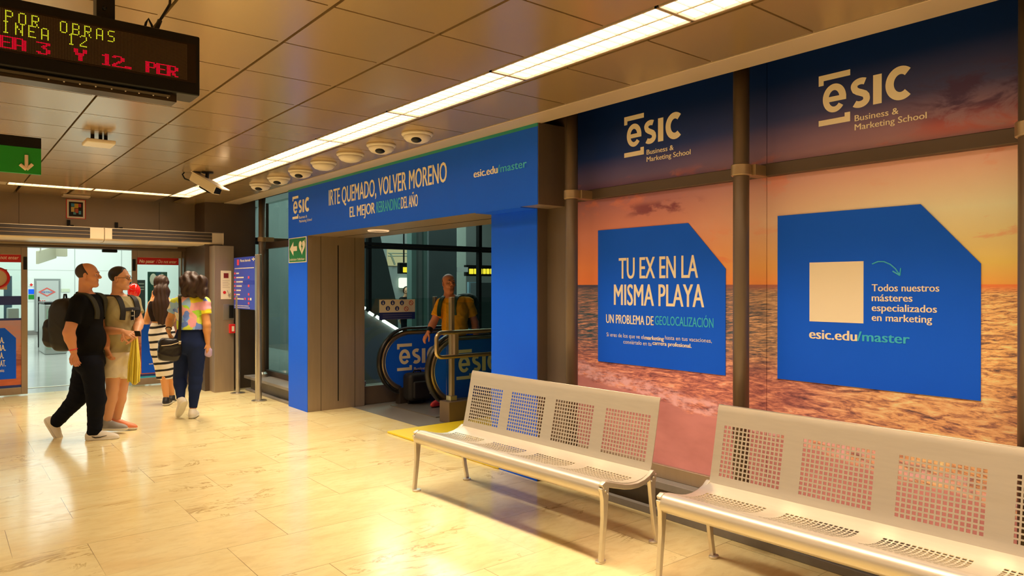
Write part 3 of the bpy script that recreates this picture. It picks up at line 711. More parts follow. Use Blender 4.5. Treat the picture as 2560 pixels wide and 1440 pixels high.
# ------------------------------------------------------------------ perforated steel benches
def bench(P, yaw, label):
    # P: front left corner on the floor; u runs along the bench to the right, w back towards the wall
    cu, su = math.sin(yaw), -math.cos(yaw)
    Uv, Wv = np.array([cu, su, 0]), np.array([-su, cu, 0])
    P = np.array([P[0], P[1], 0.0]); Lb = 1.90
    at = lambda u, w, z: P + Uv * u + Wv * w + np.array([0, 0, z])
    t = thing('bench', label, 'bench', tuple(at(Lb / 2, 0.3, 0)), 'perforated steel benches in front of the mural')
    def sheet(profile, holes, name, u0, u1, solid):
        # profile: list of (w, z); holes: (start, end, rows) along the profile; 4 panels of 15 columns across
        P2 = np.array(profile, float); seg = np.r_[0, np.cumsum(np.linalg.norm(np.diff(P2, axis=0), axis=1))]
        at_s = lambda s: (np.interp(s, seg, P2[:, 0]), np.interp(s, seg, P2[:, 1]))
        s_lines = set(np.linspace(0, seg[-1], int(seg[-1] / 0.02) + 2)); hs = []
        h0, h1, rows = holes
        s_lines = {s for s in s_lines if not (h0 - 0.008 < s < h1 + 0.008)}
        pit = (h1 - h0) / rows
        for r in range(rows):
            a = h0 + pit * (r + 0.16); b = h0 + pit * (r + 0.84); hs.append((a, b)); s_lines |= {a, b}
        u_lines = {u0, u1}; hu = []
        pw, gap = 0.365, (u1 - u0 - 4 * 0.365) / 4
        for k in range(4):
            x0 = u0 + gap / 2 + k * (pw + gap); p = pw / 15
            for c in range(15):
                a, b = x0 + p * (c + 0.16), x0 + p * (c + 0.84); hu.append((a, b)); u_lines |= {a, b}
        us, ss = sorted(u_lines), sorted(s_lines)
        hua, hsa = {a for a, b in hu}, {a for a, b in hs}
        vs = []
        for s in ss:
            w, z = at_s(s)
            for u in us:
                vs.append(tuple(at(u, w, z)))
        n = len(us); fs = []
        for j in range(len(ss) - 1):
            for i in range(n - 1):
                if us[i] in hua and ss[j] in hsa: continue
                fs.append((j * n + i, j * n + i + 1, (j + 1) * n + i + 1, (j + 1) * n + i))
        mb = MB(); mb.v = vs; mb.f = fs
        o = obj(name, mb, M_BENCH, t, smooth=True, solid=solid)
        es = o.modifiers.new('edges', 'EDGE_SPLIT'); es.split_angle = math.radians(38)
        return o
    # seat: rolled front lip, shallow dish, rising to the back
    seat = [(0.055, 0.352), (0.028, 0.358), (0.008, 0.376), (0.0, 0.402), (0.006, 0.428), (0.024, 0.446), (0.052, 0.452), (0.085, 0.447), (0.14, 0.430), (0.20, 0.414), (0.26, 0.404), (0.32, 0.401), (0.38, 0.409), (0.43, 0.424), (0.462, 0.437)]
    sheet(seat, (0.185, 0.475, 12), 'seat', 0.02, Lb - 0.02, 0.004)
    back = [(0.455, 0.425), (0.472, 0.47), (0.497, 0.58), (0.522, 0.70), (0.542, 0.80), (0.552, 0.853), (0.560, 0.866)]
    sheet(back, (0.055, 0.345, 12), 'backrest', 0.02, Lb - 0.02, 0.004)
    ed = MB().tube([at(0.02, 0.560, 0.866), at(Lb - 0.02, 0.560, 0.866)], 0.0035, 8)
    obj('top_edge', ed, M_BENCH, t, smooth=True)
    def bar(mb, pts, hw, ht):
        # rectangular bar along pts (u, w, z): hw across u, ht in the w/z plane (per point)
        n = len(pts); vs = []
        for i, (u, w, z) in enumerate(pts):
            a = np.array(pts[max(i - 1, 0)]); b = np.array(pts[min(i + 1, n - 1)]); d = (b - a)[1:]; d = d / np.linalg.norm(d); q = np.array([-d[1], d[0]])
            h = ht[i] if hasattr(ht, '__len__') else ht; g = hw[i] if hasattr(hw, '__len__') else hw
            for su_, sq in ((-1, -1), (1, -1), (1, 1), (-1, 1)): vs.append(at(u + su_ * g, w + sq * q[0] * h, z + sq * q[1] * h))
        fs = [(3, 2, 1, 0), tuple(4 * (n - 1) + k for k in range(4))]
        for i in range(n - 1):
            for k in range(4): fs.append((4 * i + k, 4 * i + (k + 1) % 4, 4 * i + 4 + (k + 1) % 4, 4 * i + 4 + k))
        return mb.add(vs, fs)
    for u in (0.012, Lb - 0.012):
        s = 1 if u < 1 else -1
        obj('seat_support', bar(MB(), [(u, 0.012, 0.425), (u, 0.035, 0.440), (u, 0.07, 0.432), (u, 0.14, 0.412), (u, 0.20, 0.396), (u, 0.26, 0.386), (u, 0.32, 0.384), (u, 0.38, 0.392), (u, 0.43, 0.408), (u, 0.462, 0.428), (u, 0.475, 0.440)], 0.014,
            [0.02, 0.018, 0.016, 0.015, 0.015, 0.015, 0.015, 0.015, 0.016, 0.017, 0.012]), M_ALU, t, bevel=0.004)
        for kind in (0, 1):
            if kind == 0: pts = [(u, 0.030, 0.425), (u, 0.036, 0.36), (u, 0.032, 0.25), (u, 0.020, 0.12), (u, 0.008, 0.012)]
            else: pts = [(u, 0.462, 0.425), (u, 0.458, 0.36), (u, 0.466, 0.25), (u, 0.486, 0.12), (u, 0.510, 0.012)]
            lg = obj('leg', bar(MB(), pts, [0.014, 0.014, 0.013, 0.012, 0.012], [0.034, 0.024, 0.018, 0.016, 0.015]), M_ALU, t, bevel=0.005)
            w = pts[-1][1]; sg = -1 if kind == 0 else 1
            fp_ = [at(u + 0.026 * math.cos(a) + s * 0.014, w + 0.034 * math.sin(a) + 0.012 * (-sg), 0) for a in [2 * math.pi * k / 20 for k in range(20)]]
            ft = MB(); ft.add([p for p in fp_] + [p + np.array([0, 0, 0.014]) for p in fp_], [tuple(range(19, -1, -1)), tuple(range(20, 40))] + [(k, (k + 1) % 20, 20 + (k + 1) % 20, 20 + k) for k in range(20)])
            obj('foot', ft, M_ALU, lg, bevel=0.003)
            bc = at(u - s * 0.0145, pts[0][1], 0.405)
            obj('bolt', MB().sphere(tuple(bc), 0.007, 8).sphere(tuple(at(u - s * 0.0145, pts[0][1] + (0.02 if kind == 0 else -0.02), 0.385)), 0.006, 8), M_STEEL, lg, smooth=True)
    st = MB(); a = at(Lb * 0.36, 0.20, 0.352); 
    obj('dark_underseat_plate', MB().obox(at(Lb * 0.47, 0.22, 0.365), Uv * 0.22, Wv * 0.13, np.array([0, 0, 0.012])), M_DARK, t)  # added dark plate, stands for the shaded foot of the portal pillar behind
    return t
M_BENCH = mat('bench_steel', (0.64, 0.575, 0.47), 0.37, 0.6, vary=0.07, scale=10, stretch=(6, 0.6, 6))
BY = math.radians(2.2)
bench((2.795, 4.66), BY, 'perforated metal bench in full view, its left end near the portal')
bench((2.945, 2.44), BY, 'nearest perforated metal bench, cut off by the lower right picture corner')
# ------------------------------------------------------------------ end wall with the sliding doors
YH, YD = 11.5, 12.2                      # header wall, plane of the door leaves
DX = lambda px: float(ony(px, 715, YD)[0])
DZ = lambda px, py: float(ony(px, py, YD)[2])
ZD = 2.16
struct('wall_front', MB().box((-5, YH, ZD), (3.16, 12.45, H + 0.1)), M_PANEL)
struct('wall_front', MB().box((3.06, 10.98, 0), (3.80, 12.45, H + 0.1)), M_BRONZE_DK)
pk = struct('wall_pier', MB().box((3.125, 10.735, 0), (3.40, 12.3, 2.135)), M_BRONZE, bevel=0.003)
struct('trim_10', MB().box((0.845, YH - 0.003, ZD + 0.1), (0.849, YH + 0.01, H)).box((2.56, YH - 0.003, ZD + 0.1), (2.564, YH + 0.01, H)).box((-1.0, YH - 0.003, ZD + 0.1), (-0.996, YH + 0.01, H)), M_BLACK)
# door frame: head track and right jamb
struct('trim_11', MB().box((-2.5, 12.02, 2.10), (3.10, 12.36, 2.165)).box((3.045, 12.05, 0), (3.125, 12.36, 2.16)), M_BRONZE_DK, bevel=0.004)
struct('trim_12', MB().box((-2.5, 11.96, 2.135), (2.93, 12.02, 2.16)), mat('track_steel', (0.42, 0.34, 0.23), 0.3, 0.8), bevel=0.003)
fd = frY(YD)
def leaf(name, x0, x1, z0, z1, sw, label, kind_left):
    t = thing(name, label, 'door', ((x0 + x1) / 2, YD, z0), 'sliding door leaves')
    fm = MB().box((x0, YD, z0), (x0 + sw[0], YD + 0.045, z1)).box((x1 - sw[1], YD, z0), (x1, YD + 0.045, z1)).box((x0 + sw[0], YD, z0), (x1 - sw[1], YD + 0.045, z0 + 0.10)).box((x0 + sw[0], YD, z1 - 0.11), (x1 - sw[1], YD + 0.045, z1))
    obj('frame', fm, M_BRONZE, t, bevel=0.004)
    obj('glass', MB().box((x0 + sw[0], YD + 0.02, z0 + 0.10), (x1 - sw[1], YD + 0.028, z1 - 0.11)), M_GLASS, t)
    return t
DR = leaf('sliding_door', DX(330), DX(466), 0.015, 2.10, (0.075, 0.085), 'right sliding door leaf with red no entry band, behind the two women', 0)
DLf = leaf('sliding_door', -0.75, DX(69), 0.015, 2.10, (0.075, 0.075), 'left sliding door leaf with red band, cut by the left picture edge', 1)
M_RBAND = mat('red_film', (0.55, 0.012, 0.012), 0.4)
def pane_rect(px0, py0, px1, py1): a, b = pxY(px0, py0, YD), pxY(px1, py1, YD); return [(a[0], b[1]), (b[0], b[1]), (b[0], a[1]), (a[0], a[1])]
def film(name, poly, m, parent, d=0.004): return obj(name, MB().prism(poly, fd, d - 0.019, d - 0.0165), m, parent)
# graphics shared by both leaves: red warning band, dark blue band, poster
film('red_band', pane_rect(342, 642, 447, 663), M_RBAND, DR)
w = MB(); put_text(w, 'No pasar', fd, *(pxY(349, 655, YD)[0], pxY(386, 655, YD)[0]), pxY(370, 657, YD)[1], 0.05, -0.012, 0.02, 0.15)
put_text(w, '/ Do not enter', fd, *(pxY(391, 655, YD)[0], pxY(441, 655, YD)[0]), pxY(415, 658, YD)[1], 0.05, -0.012, 0.004, 0.15)
obj('lettering', w, M_CREAM, DR)
def sunset_film(parent, x0, x1, z0, z1):
    n = film('sunset_film', [(x0, z0 + 0.05), (x1, z0 + 0.05), (x1, z1), (x0, z1)], M_DOORPRINT, parent)
    film('blue_edge', [(x0, z1), (x1, z1), (x1, z1 + 0.03), (x0, z1 + 0.03)], M_NAVY, parent)
    film('blue_stripe', [(x0, z0 + 0.025), (x1, z0 + 0.025), (x1, z0 + 0.06), (x0, z0 + 0.06)], M_NAVY, parent, 0.0045)
    film('teal_stripe', [(x0, z0), (x1, z0), (x1, z0 + 0.028), (x0, z0 + 0.028)], M_TEAL, parent, 0.0045)
def doorprint():
    g = G('door_sunset_print'); n = g.noise(g.vec(g.x, g.m2('MULTIPLY', g.z, 4.0)), 2.6, 6, 0.6, 0.6)
    c = g.ramp(g.m2('ADD', g.m2('MULTIPLY', g.z, 0.55), g.m2('MULTIPLY', n, 0.5)), [(0.25, wb(190, 84, 46)), (0.42, wb(214, 104, 56)), (0.52, wb(150, 70, 50)), (0.62, wb(214, 130, 92)), (0.8, wb(190, 140, 130))])
    g.put(c, g.b.inputs['Base Color']); g.b.inputs['Roughness'].default_value = 0.4; return g.m
M_DOORPRINT = doorprint()
sunset_film(DR, DX(344), DX(449), DZ(400, 942), DZ(400, 800))
q = pane_rect(354, 812, 420, 929); film('blue_poster', [q[0], (q[1][0], q[1][1]), (q[2][0], q[2][1] - 0.12), (q[2][0] - 0.12, q[2][1]), q[3]], M_BLUE, DR, 0.0065)
w = MB(); put_text(w, 'esic.edu', fd, pxY(373, 910, YD)[0], pxY(395, 910, YD)[0], pxY(380, 911, YD)[1], 0.022, -0.009, 0.02)
for k in range(4): put_text(w, ('más', 'en el', 'la vida', 'playa')[k], fd, pxY(380, 900, YD)[0], pxY(394, 900, YD)[0], pxY(380, 879 + 6 * k, YD)[1], 0.018, -0.009, 0.01) if False else None
obj('address_lettering', w, M_CREAM, DR)
# left leaf graphics
film('red_band', [(-0.65, DZ(0, 656)), (DX(55), DZ(55, 656)), (DX(55), DZ(55, 634)), (-0.65, DZ(0, 634))], M_RBAND, DLf)
w = MB(); put_text(w, 'not enter', fd, DX(1), DX(46), DZ(20, 648), 0.05, -0.012, 0.004, 0.15); obj('lettering', w, M_CREAM, DLf)
film('blue_band', [(-0.65, DZ(30, 763)), (DX(53), DZ(53, 762)), (DX(53), DZ(53, 740)), (-0.65, DZ(30, 740))], M_NAVY, DLf)
film('notice_board', [(DX(-34), DZ(0, 724)), (DX(18), DZ(18, 724)), (DX(18), DZ(18, 673)), (DX(-34), DZ(0, 673))], mat('kraft_card', (0.55, 0.40, 0.24), 0.6), DLf, 0.006)
cx, cz = DX(-8), DZ(0, 695)
obj('no_entry_ring', MB().tube([(cx + 0.135 * math.cos(a), YD + 0.010, cz + 0.135 * math.sin(a)) for a in [2 * math.pi * k / 40 for k in range(40)]], 0.021, 6, closed=True), M_RBAND, DLf)
sunset_film(DLf, -0.65, DX(53), DZ(30, 974), DZ(30, 801))
zz = [DZ(20, y) for y in (948, 820, 846)]
film('blue_poster', [(-0.55, zz[0]), (DX(40), zz[0]), (DX(40), zz[2]), (DX(12), zz[1]), (-0.55, zz[1])], M_BLUE, DLf, 0.0065)
w = MB()
for s, x0, x1, y in (('A.', 0, 10, 858), ('IA.', 0, 14, 877), ('A.', 0, 9, 896), ('AT.', 0, 14, 916)): put_text(w, s, fd, DX(x0), DX(x1), DZ(8, y), 0.085, -0.009, 0.02)
put_text(w, 'MÁS', fd, DX(-3), DX(10), DZ(8, 930), 0.03, -0.009, 0.02)
obj('poster_lettering', w, M_CREAM, DLf)
for lf, x in ((DLf, DX(63)), (DR, DX(335))): obj('handle', MB().box((x - 0.022, YD - 0.012, DZ(60, 674)), (x + 0.022, YD + 0.001, DZ(60, 642))), M_BLACK, lf)

# air curtain units over the doors
M_AC = mat('cream_enamel', (0.72, 0.58, 0.38), 0.38)
def air_curtain(x0, x1, label):
    YA = 10.95; z0, z1 = 2.150, 2.338
    t = thing('air_curtain', label, 'air curtain', ((x0 + x1) / 2, YA + 0.2, z0), 'air curtain units over the sliding doors')
    prof = [(YA + 0.02, z0 + 0.015), (YA, z0 + 0.04), (YA, z1 - 0.012), (YA + 0.02, z1), (YA + 0.42, z1), (YA + 0.42, z0), (YA + 0.10, z0)]
    n = len(prof); vs = [(x0, y, z) for y, z in prof] + [(x1, y, z) for y, z in prof]
    obj('body', MB().add(vs, [tuple(range(n - 1, -1, -1)), tuple(range(n, 2 * n))] + [(i, n + i, n + (i + 1) % n, (i + 1) % n) for i in range(n)]), M_AC, t, bevel=0.006)
    gr = MB().box((x0 + 0.09 if x0 > 1 else x0 + 0.02, YA - 0.002, z0 + 0.040), (x1 - 0.165, YA + 0.012, z1 - 0.010))
    obj('intake', gr, M_DARK, t)
    sl = MB()
    for k in range(1, 3): z = z0 + 0.040 + (z1 - z0 - 0.050) * k / 3; sl.box((x0 + (0.09 if x0 > 1 else 0.02), YA - 0.006, z - 0.004), (x1 - 0.165, YA - 0.001, z + 0.004))
    obj('grille', sl, mat('grille_bronze', (0.38, 0.27, 0.15), 0.4, 0.5), t)
    bk = MB()
    for f in (0.15, 0.85): x = x0 + (x1 - x0) * f; bk.box((x - 0.02, YA + 0.2, z1), (x + 0.02, YH + 0.02, z1 + 0.03)).box((x - 0.02, YH - 0.03, z1), (x + 0.02, YH, z1 + 0.12))
    obj('mounting_bracket', bk, M_BLACKMETAL, t)
    return t
xj = float(ony(261, 580, 10.95)[0]); xe = float(ony(559, 590, 10.95)[0])
air_curtain(-0.55, xj - 0.003, 'left cream air curtain unit with dark grille, cut by the picture edge')
air_curtain(xj + 0.003, xe, 'right cream air curtain unit with dark grille over the right door leaf')
# square colour tag above the doors (a generic pattern of blocks)
fh = frY(YH); a, b = pxY(165, 546, YH), pxY(214, 500, YH)
t = thing('wall_tag', 'small white square plate with a black colour patterned centre above the doors', 'sign', ((a[0] + b[0]) / 2, YH, a[1]))
sq = lambda e, f, g, h: [(a[0] + (b[0] - a[0]) * e, a[1] + (b[1] - a[1]) * f), (a[0] + (b[0] - a[0]) * g, a[1] + (b[1] - a[1]) * f), (a[0] + (b[0] - a[0]) * g, a[1] + (b[1] - a[1]) * h), (a[0] + (b[0] - a[0]) * e, a[1] + (b[1] - a[1]) * h)]
obj('plate', MB().prism(sq(0, 0, 1, 1), fh, 0, 0.008), M_CREAM, t, bevel=0.004)
obj('edge', MB().tube([fh(*p, 0.006) for p in sq(0.02, 0.02, 0.98, 0.98)], 0.007, 6, closed=True), M_RED, t)
obj('black_square', MB().prism(sq(0.14, 0.12, 0.86, 0.86), fh, 0.008, 0.010), M_BLACK, t)
for k, (e, f, g, h, c) in enumerate(((0.25, 0.62, 0.42, 0.78, (0.05, 0.3, 0.5)), (0.42, 0.55, 0.62, 0.78, (0.7, 0.45, 0.03)), (0.25, 0.35, 0.42, 0.6, (0.75, 0.55, 0.15)), (0.62, 0.6, 0.76, 0.78, (0.55, 0.05, 0.08)), (0.45, 0.3, 0.62, 0.52, (0.6, 0.1, 0.05)), (0.64, 0.24, 0.76, 0.42, (0.1, 0.4, 0.55)), (0.36, 0.22, 0.5, 0.34, (0.1, 0.35, 0.4)))):
    obj('colour_block', MB().prism(sq(e, f, g, h), fh, 0.010, 0.0115), mat('tag_colour_%d' % k, c, 0.5), t)
# things on the pier: notice, card reader, alarm button
YP = 10.735; fpi = frY(YP)
def plate(name, px0, py0, px1, py1, m, d0, d1, parent, bevel=0.0):
    a, b = pxY(px0, py1, YP), pxY(px1, py0, YP)
    return obj(name, MB().prism([(a[0], a[1]), (b[0], a[1]), (b[0], b[1]), (a[0], b[1])], fpi, d0, d1), m, parent, bevel=bevel)
p = ony(566, 748, YP); t = thing('notice', 'pale notice with a dark red square and a pointing hand on the metal pier', 'sign', (p[0], YP, p[2]))
plate('sheet', 552, 677, 578, 748, M_CREAM, 0, 0.004, t)
plate('red_square', 559, 683, 571, 695, mat('maroon', (0.22, 0.015, 0.02), 0.5), 0.004, 0.006, t)
p = pxY(561, 731, YP); obj('red_disc', MB().add([fpi(p[0] + 0.022 * math.cos(k * math.pi / 10), p[1] + 0.022 * math.sin(k * math.pi / 10), 0.006) for k in range(20)], [tuple(range(20))]), M_RED, t)
hnd = MB(); 
for x0, y0, x1, y1, r in ((568, 726, 571, 736, 0.005), (571, 736, 574, 741, 0.016), (575, 732, 575, 738, 0.006)): a, b = pxY(x0, y0, YP), pxY(x1, y1, YP); hnd.tube([fpi(*a, 0.005), fpi(*b, 0.005)], r, 8)
obj('hand_symbol', hnd, mat('grey_print', (0.42, 0.38, 0.33), 0.5), t)
tx = MB()
for k in range(5): a, b = pxY(556, 701 + 4.2 * k, YP), pxY(574, 702.2 + 4.2 * k, YP); tx.prism([(a[0], b[1]), (b[0] - 0.02 * (k % 2), b[1]), (b[0] - 0.02 * (k % 2), a[1]), (a[0], a[1])], fpi, 0.004, 0.005)
obj('small_print', tx, mat('pale_print', (0.62, 0.52, 0.40), 0.5), t)
p = ony(577, 795, YP); t = thing('card_reader', 'dark card reader in a steel plate on the metal pier', 'card reader', (p[0], YP, p[2]))
plate('back_plate', 558, 760, 585, 800, M_STEEL, 0, 0.006, t, 0.002); plate('reader', 572, 763, 583, 795, M_BLACK, 0.006, 0.03, t, 0.004)
p = ony(578, 832, YP); t = thing('alarm_button', 'red fire alarm call point low on the metal pier', 'alarm', (p[0], YP, p[2]))
plate('box', 572, 810, 586, 833, M_RED, 0, 0.045, t, 0.005); plate('button', 577, 815, 583, 828, M_CREAM, 0.045, 0.048, t)

# ------------------------------------------------------------------ information board on two steel posts
XB = 3.37; fb = frX(XB)
t = thing('information_board', 'blue station information board between two steel posts beside the pier', 'sign', (XB, 10.0, 0))
for Y, r in ((9.60, 0.036), (10.47, 0.030)):
    zt = onx(648, 636, XB)[2] if Y < 10 else 1.40
    obj('post', MB().lathe([(0.10, 0.0), (0.10, 0.012), (r, 0.014), (r, zt), (r * 0.6, zt + 0.006)], (XB, Y, 0), 24), M_STEEL, t, bevel=0.002)
obj('post', MB().lathe([(0.026, 0.015), (0.026, onx(641, 636, XB)[2])], (XB + 0.01, 9.70, 0), 20), M_STEEL, t, smooth=True)
q0, q1 = pxX(587, 771, XB), pxX(640, 640, XB)
u0, u1, v0, v1 = q0[0], q1[0], q0[1], q1[1]
obj('board', MB().prism([(u0, v0), (u1, v0), (u1, v1), (u0, v1)], fb, -0.02, 0.012), mat('info_blue', (0.03, 0.06, 0.50), 0.4), t, bevel=0.003)
obj('edge_trim', MB().prism([(u1, v0 - 0.005), (u1 + 0.05, v0 - 0.005), (u1 + 0.05, v1 + 0.005), (u1, v1 + 0.005)], fb, -0.03, 0.016), M_STEEL, t)
U = lambda f: u0 + (u1 - u0) * f
V = lambda f: v1 - (v1 - v0) * f
rect = lambda mb, e, f, g, h, d=0.014: mb.add([fb(U(e), V(h), d), fb(U(g), V(h), d), fb(U(g), V(f), d), fb(U(e), V(f), d)], [(0, 1, 2, 3)])
w = MB(); put_text(w, 'Planta', fb, U(0.32), U(0.52), V(0.09), 0.035, 0.014, 0.02); put_text(w, 'Intermedia', fb, U(0.55), U(0.80), V(0.09), 0.035, 0.014, 0.02)
rect(w, 0.86, 0.045, 0.99, 0.065); rect(w, 0.915, 0.02, 0.945, 0.09)
for k in range(24): rect(w, 0.05 + 0.038 * k, 0.205, 0.05 + 0.038 * k + 0.028, 0.222)
for k, (a, b) in enumerate(((0.13, 0.28), (0.13, 0.52), (0.13, 0.46), (0.13, 0.40), (0.13, 0.38), (0.13, 0.32), (0.13, 0.50))):
    f = 0.295 + 0.083 * k
    for j in range(int((b - a) / 0.045)): rect(w, a + 0.045 * j, f, a + 0.045 * j + 0.034, f + 0.026)
for j in range(16): rect(w, 0.05 + 0.042 * j, 0.93, 0.05 + 0.042 * j + 0.03, 0.942); rect(w, 0.05 + 0.045 * j, 0.965, 0.05 + 0.045 * j + 0.03, 0.977)
rect(w, 0.78, 0.78, 0.84, 0.825)
obj('white_print', w, M_CREAM, t)
w = MB(); rect(w, 0.16, 0.04, 0.26, 0.15)
for k in range(7): rect(w, 0.02, 0.29 + 0.083 * k, 0.09, 0.325 + 0.083 * k)
for f in (0.37, 0.53, 0.69, 0.78, 0.86): rect(w, 0.68, f, 0.75, f + 0.045)
rect(w, 0.52, 0.78, 0.58, 0.82)
obj('red_symbols', w, mat('info_red', (0.75, 0.06, 0.10), 0.5), t)
w = MB(); rect(w, 0.45, 0.45, 1.0, 0.53, 0.0135); obj('dark_strip', w, mat('info_strip', (0.01, 0.03, 0.42), 0.4), t)

# ------------------------------------------------------------------ hall behind the doors
YW = 27.0; fw = frY(YW)
struct('wall_hall', MB().box((-5, YW, 0), (6.5, YW + 0.15, 3.7)), M_HALLWALL)
struct('wall_hall', MB().box((-5.1, 12.45, 0), (-5, YW, 3.7)), M_HALLWALL)
struct('wall_hall', MB().box((3.62, 12.45, 0), (3.8, 19.0, 3.7)).box((3.8, 18.85, 0), (6.5, 19.0, 3.7)).box((6.5, 19.0, 0), (6.6, YW, 3.7)), M_HALLWALL)
struct('ceiling', MB().box((-5, 12.45, 3.6), (6.5, YW, 3.7)), M_HALLWALL)
struct('wall_front', MB().box((-5, 12.40, ZD), (3.8, 12.46, 3.7)), M_HALLWALL)
struct('baseboard_hall', MB().box((-5, YW - 0.02, 0), (6.5, YW, 0.14)), M_GREY)
jt = MB()
for x in (pxY(187, 700, YW)[0], pxY(304, 700, YW)[0]): jt.box((x - 0.012, YW - 0.004, 0.14), (x + 0.012, YW, 3.6))
for z in (1.05, 2.05, 2.9): jt.box((-5, YW - 0.003, z - 0.006), (6.5, YW, z + 0.006))
struct('trim_13', jt, mat('hall_joint', (0.45, 0.48, 0.46), 0.6))
struct('trim_14', MB().box((-2.5, 12.95, 0.0), (3.6, 13.03, 0.004)), mat('threshold_strip', (0.85, 0.82, 0.62), 0.35))
def on_wall(name, px0, py0, px1, py1, m, parent, d0=0.0, d1=0.02):
    a, b = pxY(px0, py1, YW), pxY(px1, py0, YW)
    return obj(name, MB().prism([(a[0], max(0.0, a[1])), (b[0], max(0.0, a[1])), (b[0], b[1]), (a[0], b[1])], fw, d0, d1), m, parent)
p = ony(120, 827, YW); t = thing('service_door', 'grey service door with a red diamond emblem in the hall behind the sliding doors', 'door', (p[0], YW, 0))
M_GDOOR = mat('grey_door', (0.50, 0.52, 0.50), 0.4); M_GFRAME = mat('grey_door_frame', (0.26, 0.28, 0.27), 0.4)
on_wall('frame', 86, 697, 151, 829, M_GFRAME, t, 0, 0.03); on_wall('leaf', 91, 702, 146, 829, M_GDOOR, t, 0.03, 0.05)
cx, cz = pxY(117, 730, YW); dh = MB()
def diamond(mb, s0, s1, d):
    o = [(cx - 0.27 * s0, cz), (cx, cz - 0.165 * s0), (cx + 0.27 * s0, cz), (cx, cz + 0.165 * s0)]; i = [(cx - 0.27 * s1, cz), (cx, cz - 0.165 * s1), (cx + 0.27 * s1, cz), (cx, cz + 0.165 * s1)]
    mb.add([fw(*q, d) for q in o + i], [(k, (k + 1) % 4, 4 + (k + 1) % 4, 4 + k) for k in range(4)])
k = 22 * (27 / .778 * .9) / 1780 / 0.27
dh = MB(); sc_ = (pxY(139, 730, YW)[0] - cx) / 0.27
diamond(dh, sc_, sc_ * 0.72, 0.056); obj('red_emblem', dh, mat('emblem_red', (0.72, 0.10, 0.08), 0.5), t)
w = MB(); put_text(w, 'METRO', fw, cx - 0.16 * sc_, cx + 0.16 * sc_, cz - 0.035 * sc_, 0.06 * sc_, 0.060, 0.02); obj('emblem_lettering', w, mat('emblem_blue', (0.10, 0.16, 0.45), 0.5), t)
p = ony(77, 750, YW); 
for lab, y0, y1, m in (('small white sign with a red mark on the hall wall', 692, 716, M_HALLWALL), ('small blue sign on the hall wall beside the service door', 723, 735, M_BLUE), ('small green escape sign on the hall wall beside the service door', 737, 748, M_GREEN)):
    a, b = pxY(71, y1, YW), pxY(85, y0, YW)
    s_ = thing('wall_sign', lab, 'sign', ((a[0] + b[0]) / 2, YW, a[1]))
    obj('plate', MB().prism([(a[0], a[1]), (b[0], a[1]), (b[0], b[1]), (a[0], b[1])], fw, 0, 0.02), m, s_)
    if m is M_HALLWALL:
        c_ = pxY(78, 712, YW); obj('red_mark', MB().add([fw(c_[0] + dx, c_[1] + dy, 0.024) for dx, dy in ((-.05, 0), (0, -.05), (.05, 0), (0, .05))], [(0, 1, 2, 3)]), M_RED, s_)
a, b = pxY(153, 730, YW), pxY(174, 722, YW)
tag(obj('wall_sign', MB().prism([(a[0], a[1]), (b[0], a[1]), (b[0], b[1]), (a[0], b[1])], fw, 0, 0.02), mat('pale_green_plate', (0.62, 0.68, 0.50), 0.5)), 'pale greenish plate on the hall wall right of the service door', 'sign')
# thin barrier pole and the information panel in front of the service door
D2 = 19.0; q = ond(97, 868, D2); zq = 0
pb = onz(97, 868, 0)
t = thing('barrier_panel', 'pale standing panel with red marks on a dark pole in the hall', 'sign stand', (pb[0], pb[1], 0))
s = lambda px, py: ony(px, py, pb[1])
tp = s(95, 742)
obj('pole', MB().tube([(pb[0], pb[1], 0.0), (pb[0], pb[1], tp[2])], 0.022, 12), M_BLACKMETAL, t, smooth=True)
a, b = s(98, 830), s(124, 748)
obj('panel', MB().box((a[0], pb[1] - 0.01, 0.01), (b[0], pb[1] + 0.02, b[2])), mat('pale_panel', (0.66, 0.68, 0.64), 0.4), t)
rm = MB()
for x in (99, 105, 110): a, b = s(x, 761), s(x + 3, 751); rm.box((a[0], pb[1] - 0.014, a[2]), (b[0], pb[1] - 0.011, b[2]))
obj('red_marks', rm, M_RED, t)
# ticket gate cabinet behind the man in black
gb = onz(133, 886, 0)
t = thing('gate_cabinet', 'steel ticket gate cabinet in the hall behind the black backpack', 'ticket gate', (gb[0], gb[1], 0))
a, b = ony(112, 880, gb[1]), ony(168, 760, gb[1])
obj('body', MB().box((a[0], gb[1], 0), (b[0], gb[1] + 1.2, b[2])), mat('gate_steel', (0.42, 0.45, 0.42), 0.3, 0.6), t, bevel=0.03)
obj('top', MB().box((a[0] - 0.01, gb[1] - 0.01, b[2]), (b[0] + 0.01, gb[1] + 1.22, b[2] + 0.05)), M_BLACKMETAL, t, bevel=0.015)
obj('panel', MB().box((a[0] + 0.03, gb[1] - 0.008, 0.12), (a[0] + 0.12, gb[1], b[2] - 0.1)), mat('gate_green', (0.22, 0.30, 0.22), 0.5), t)
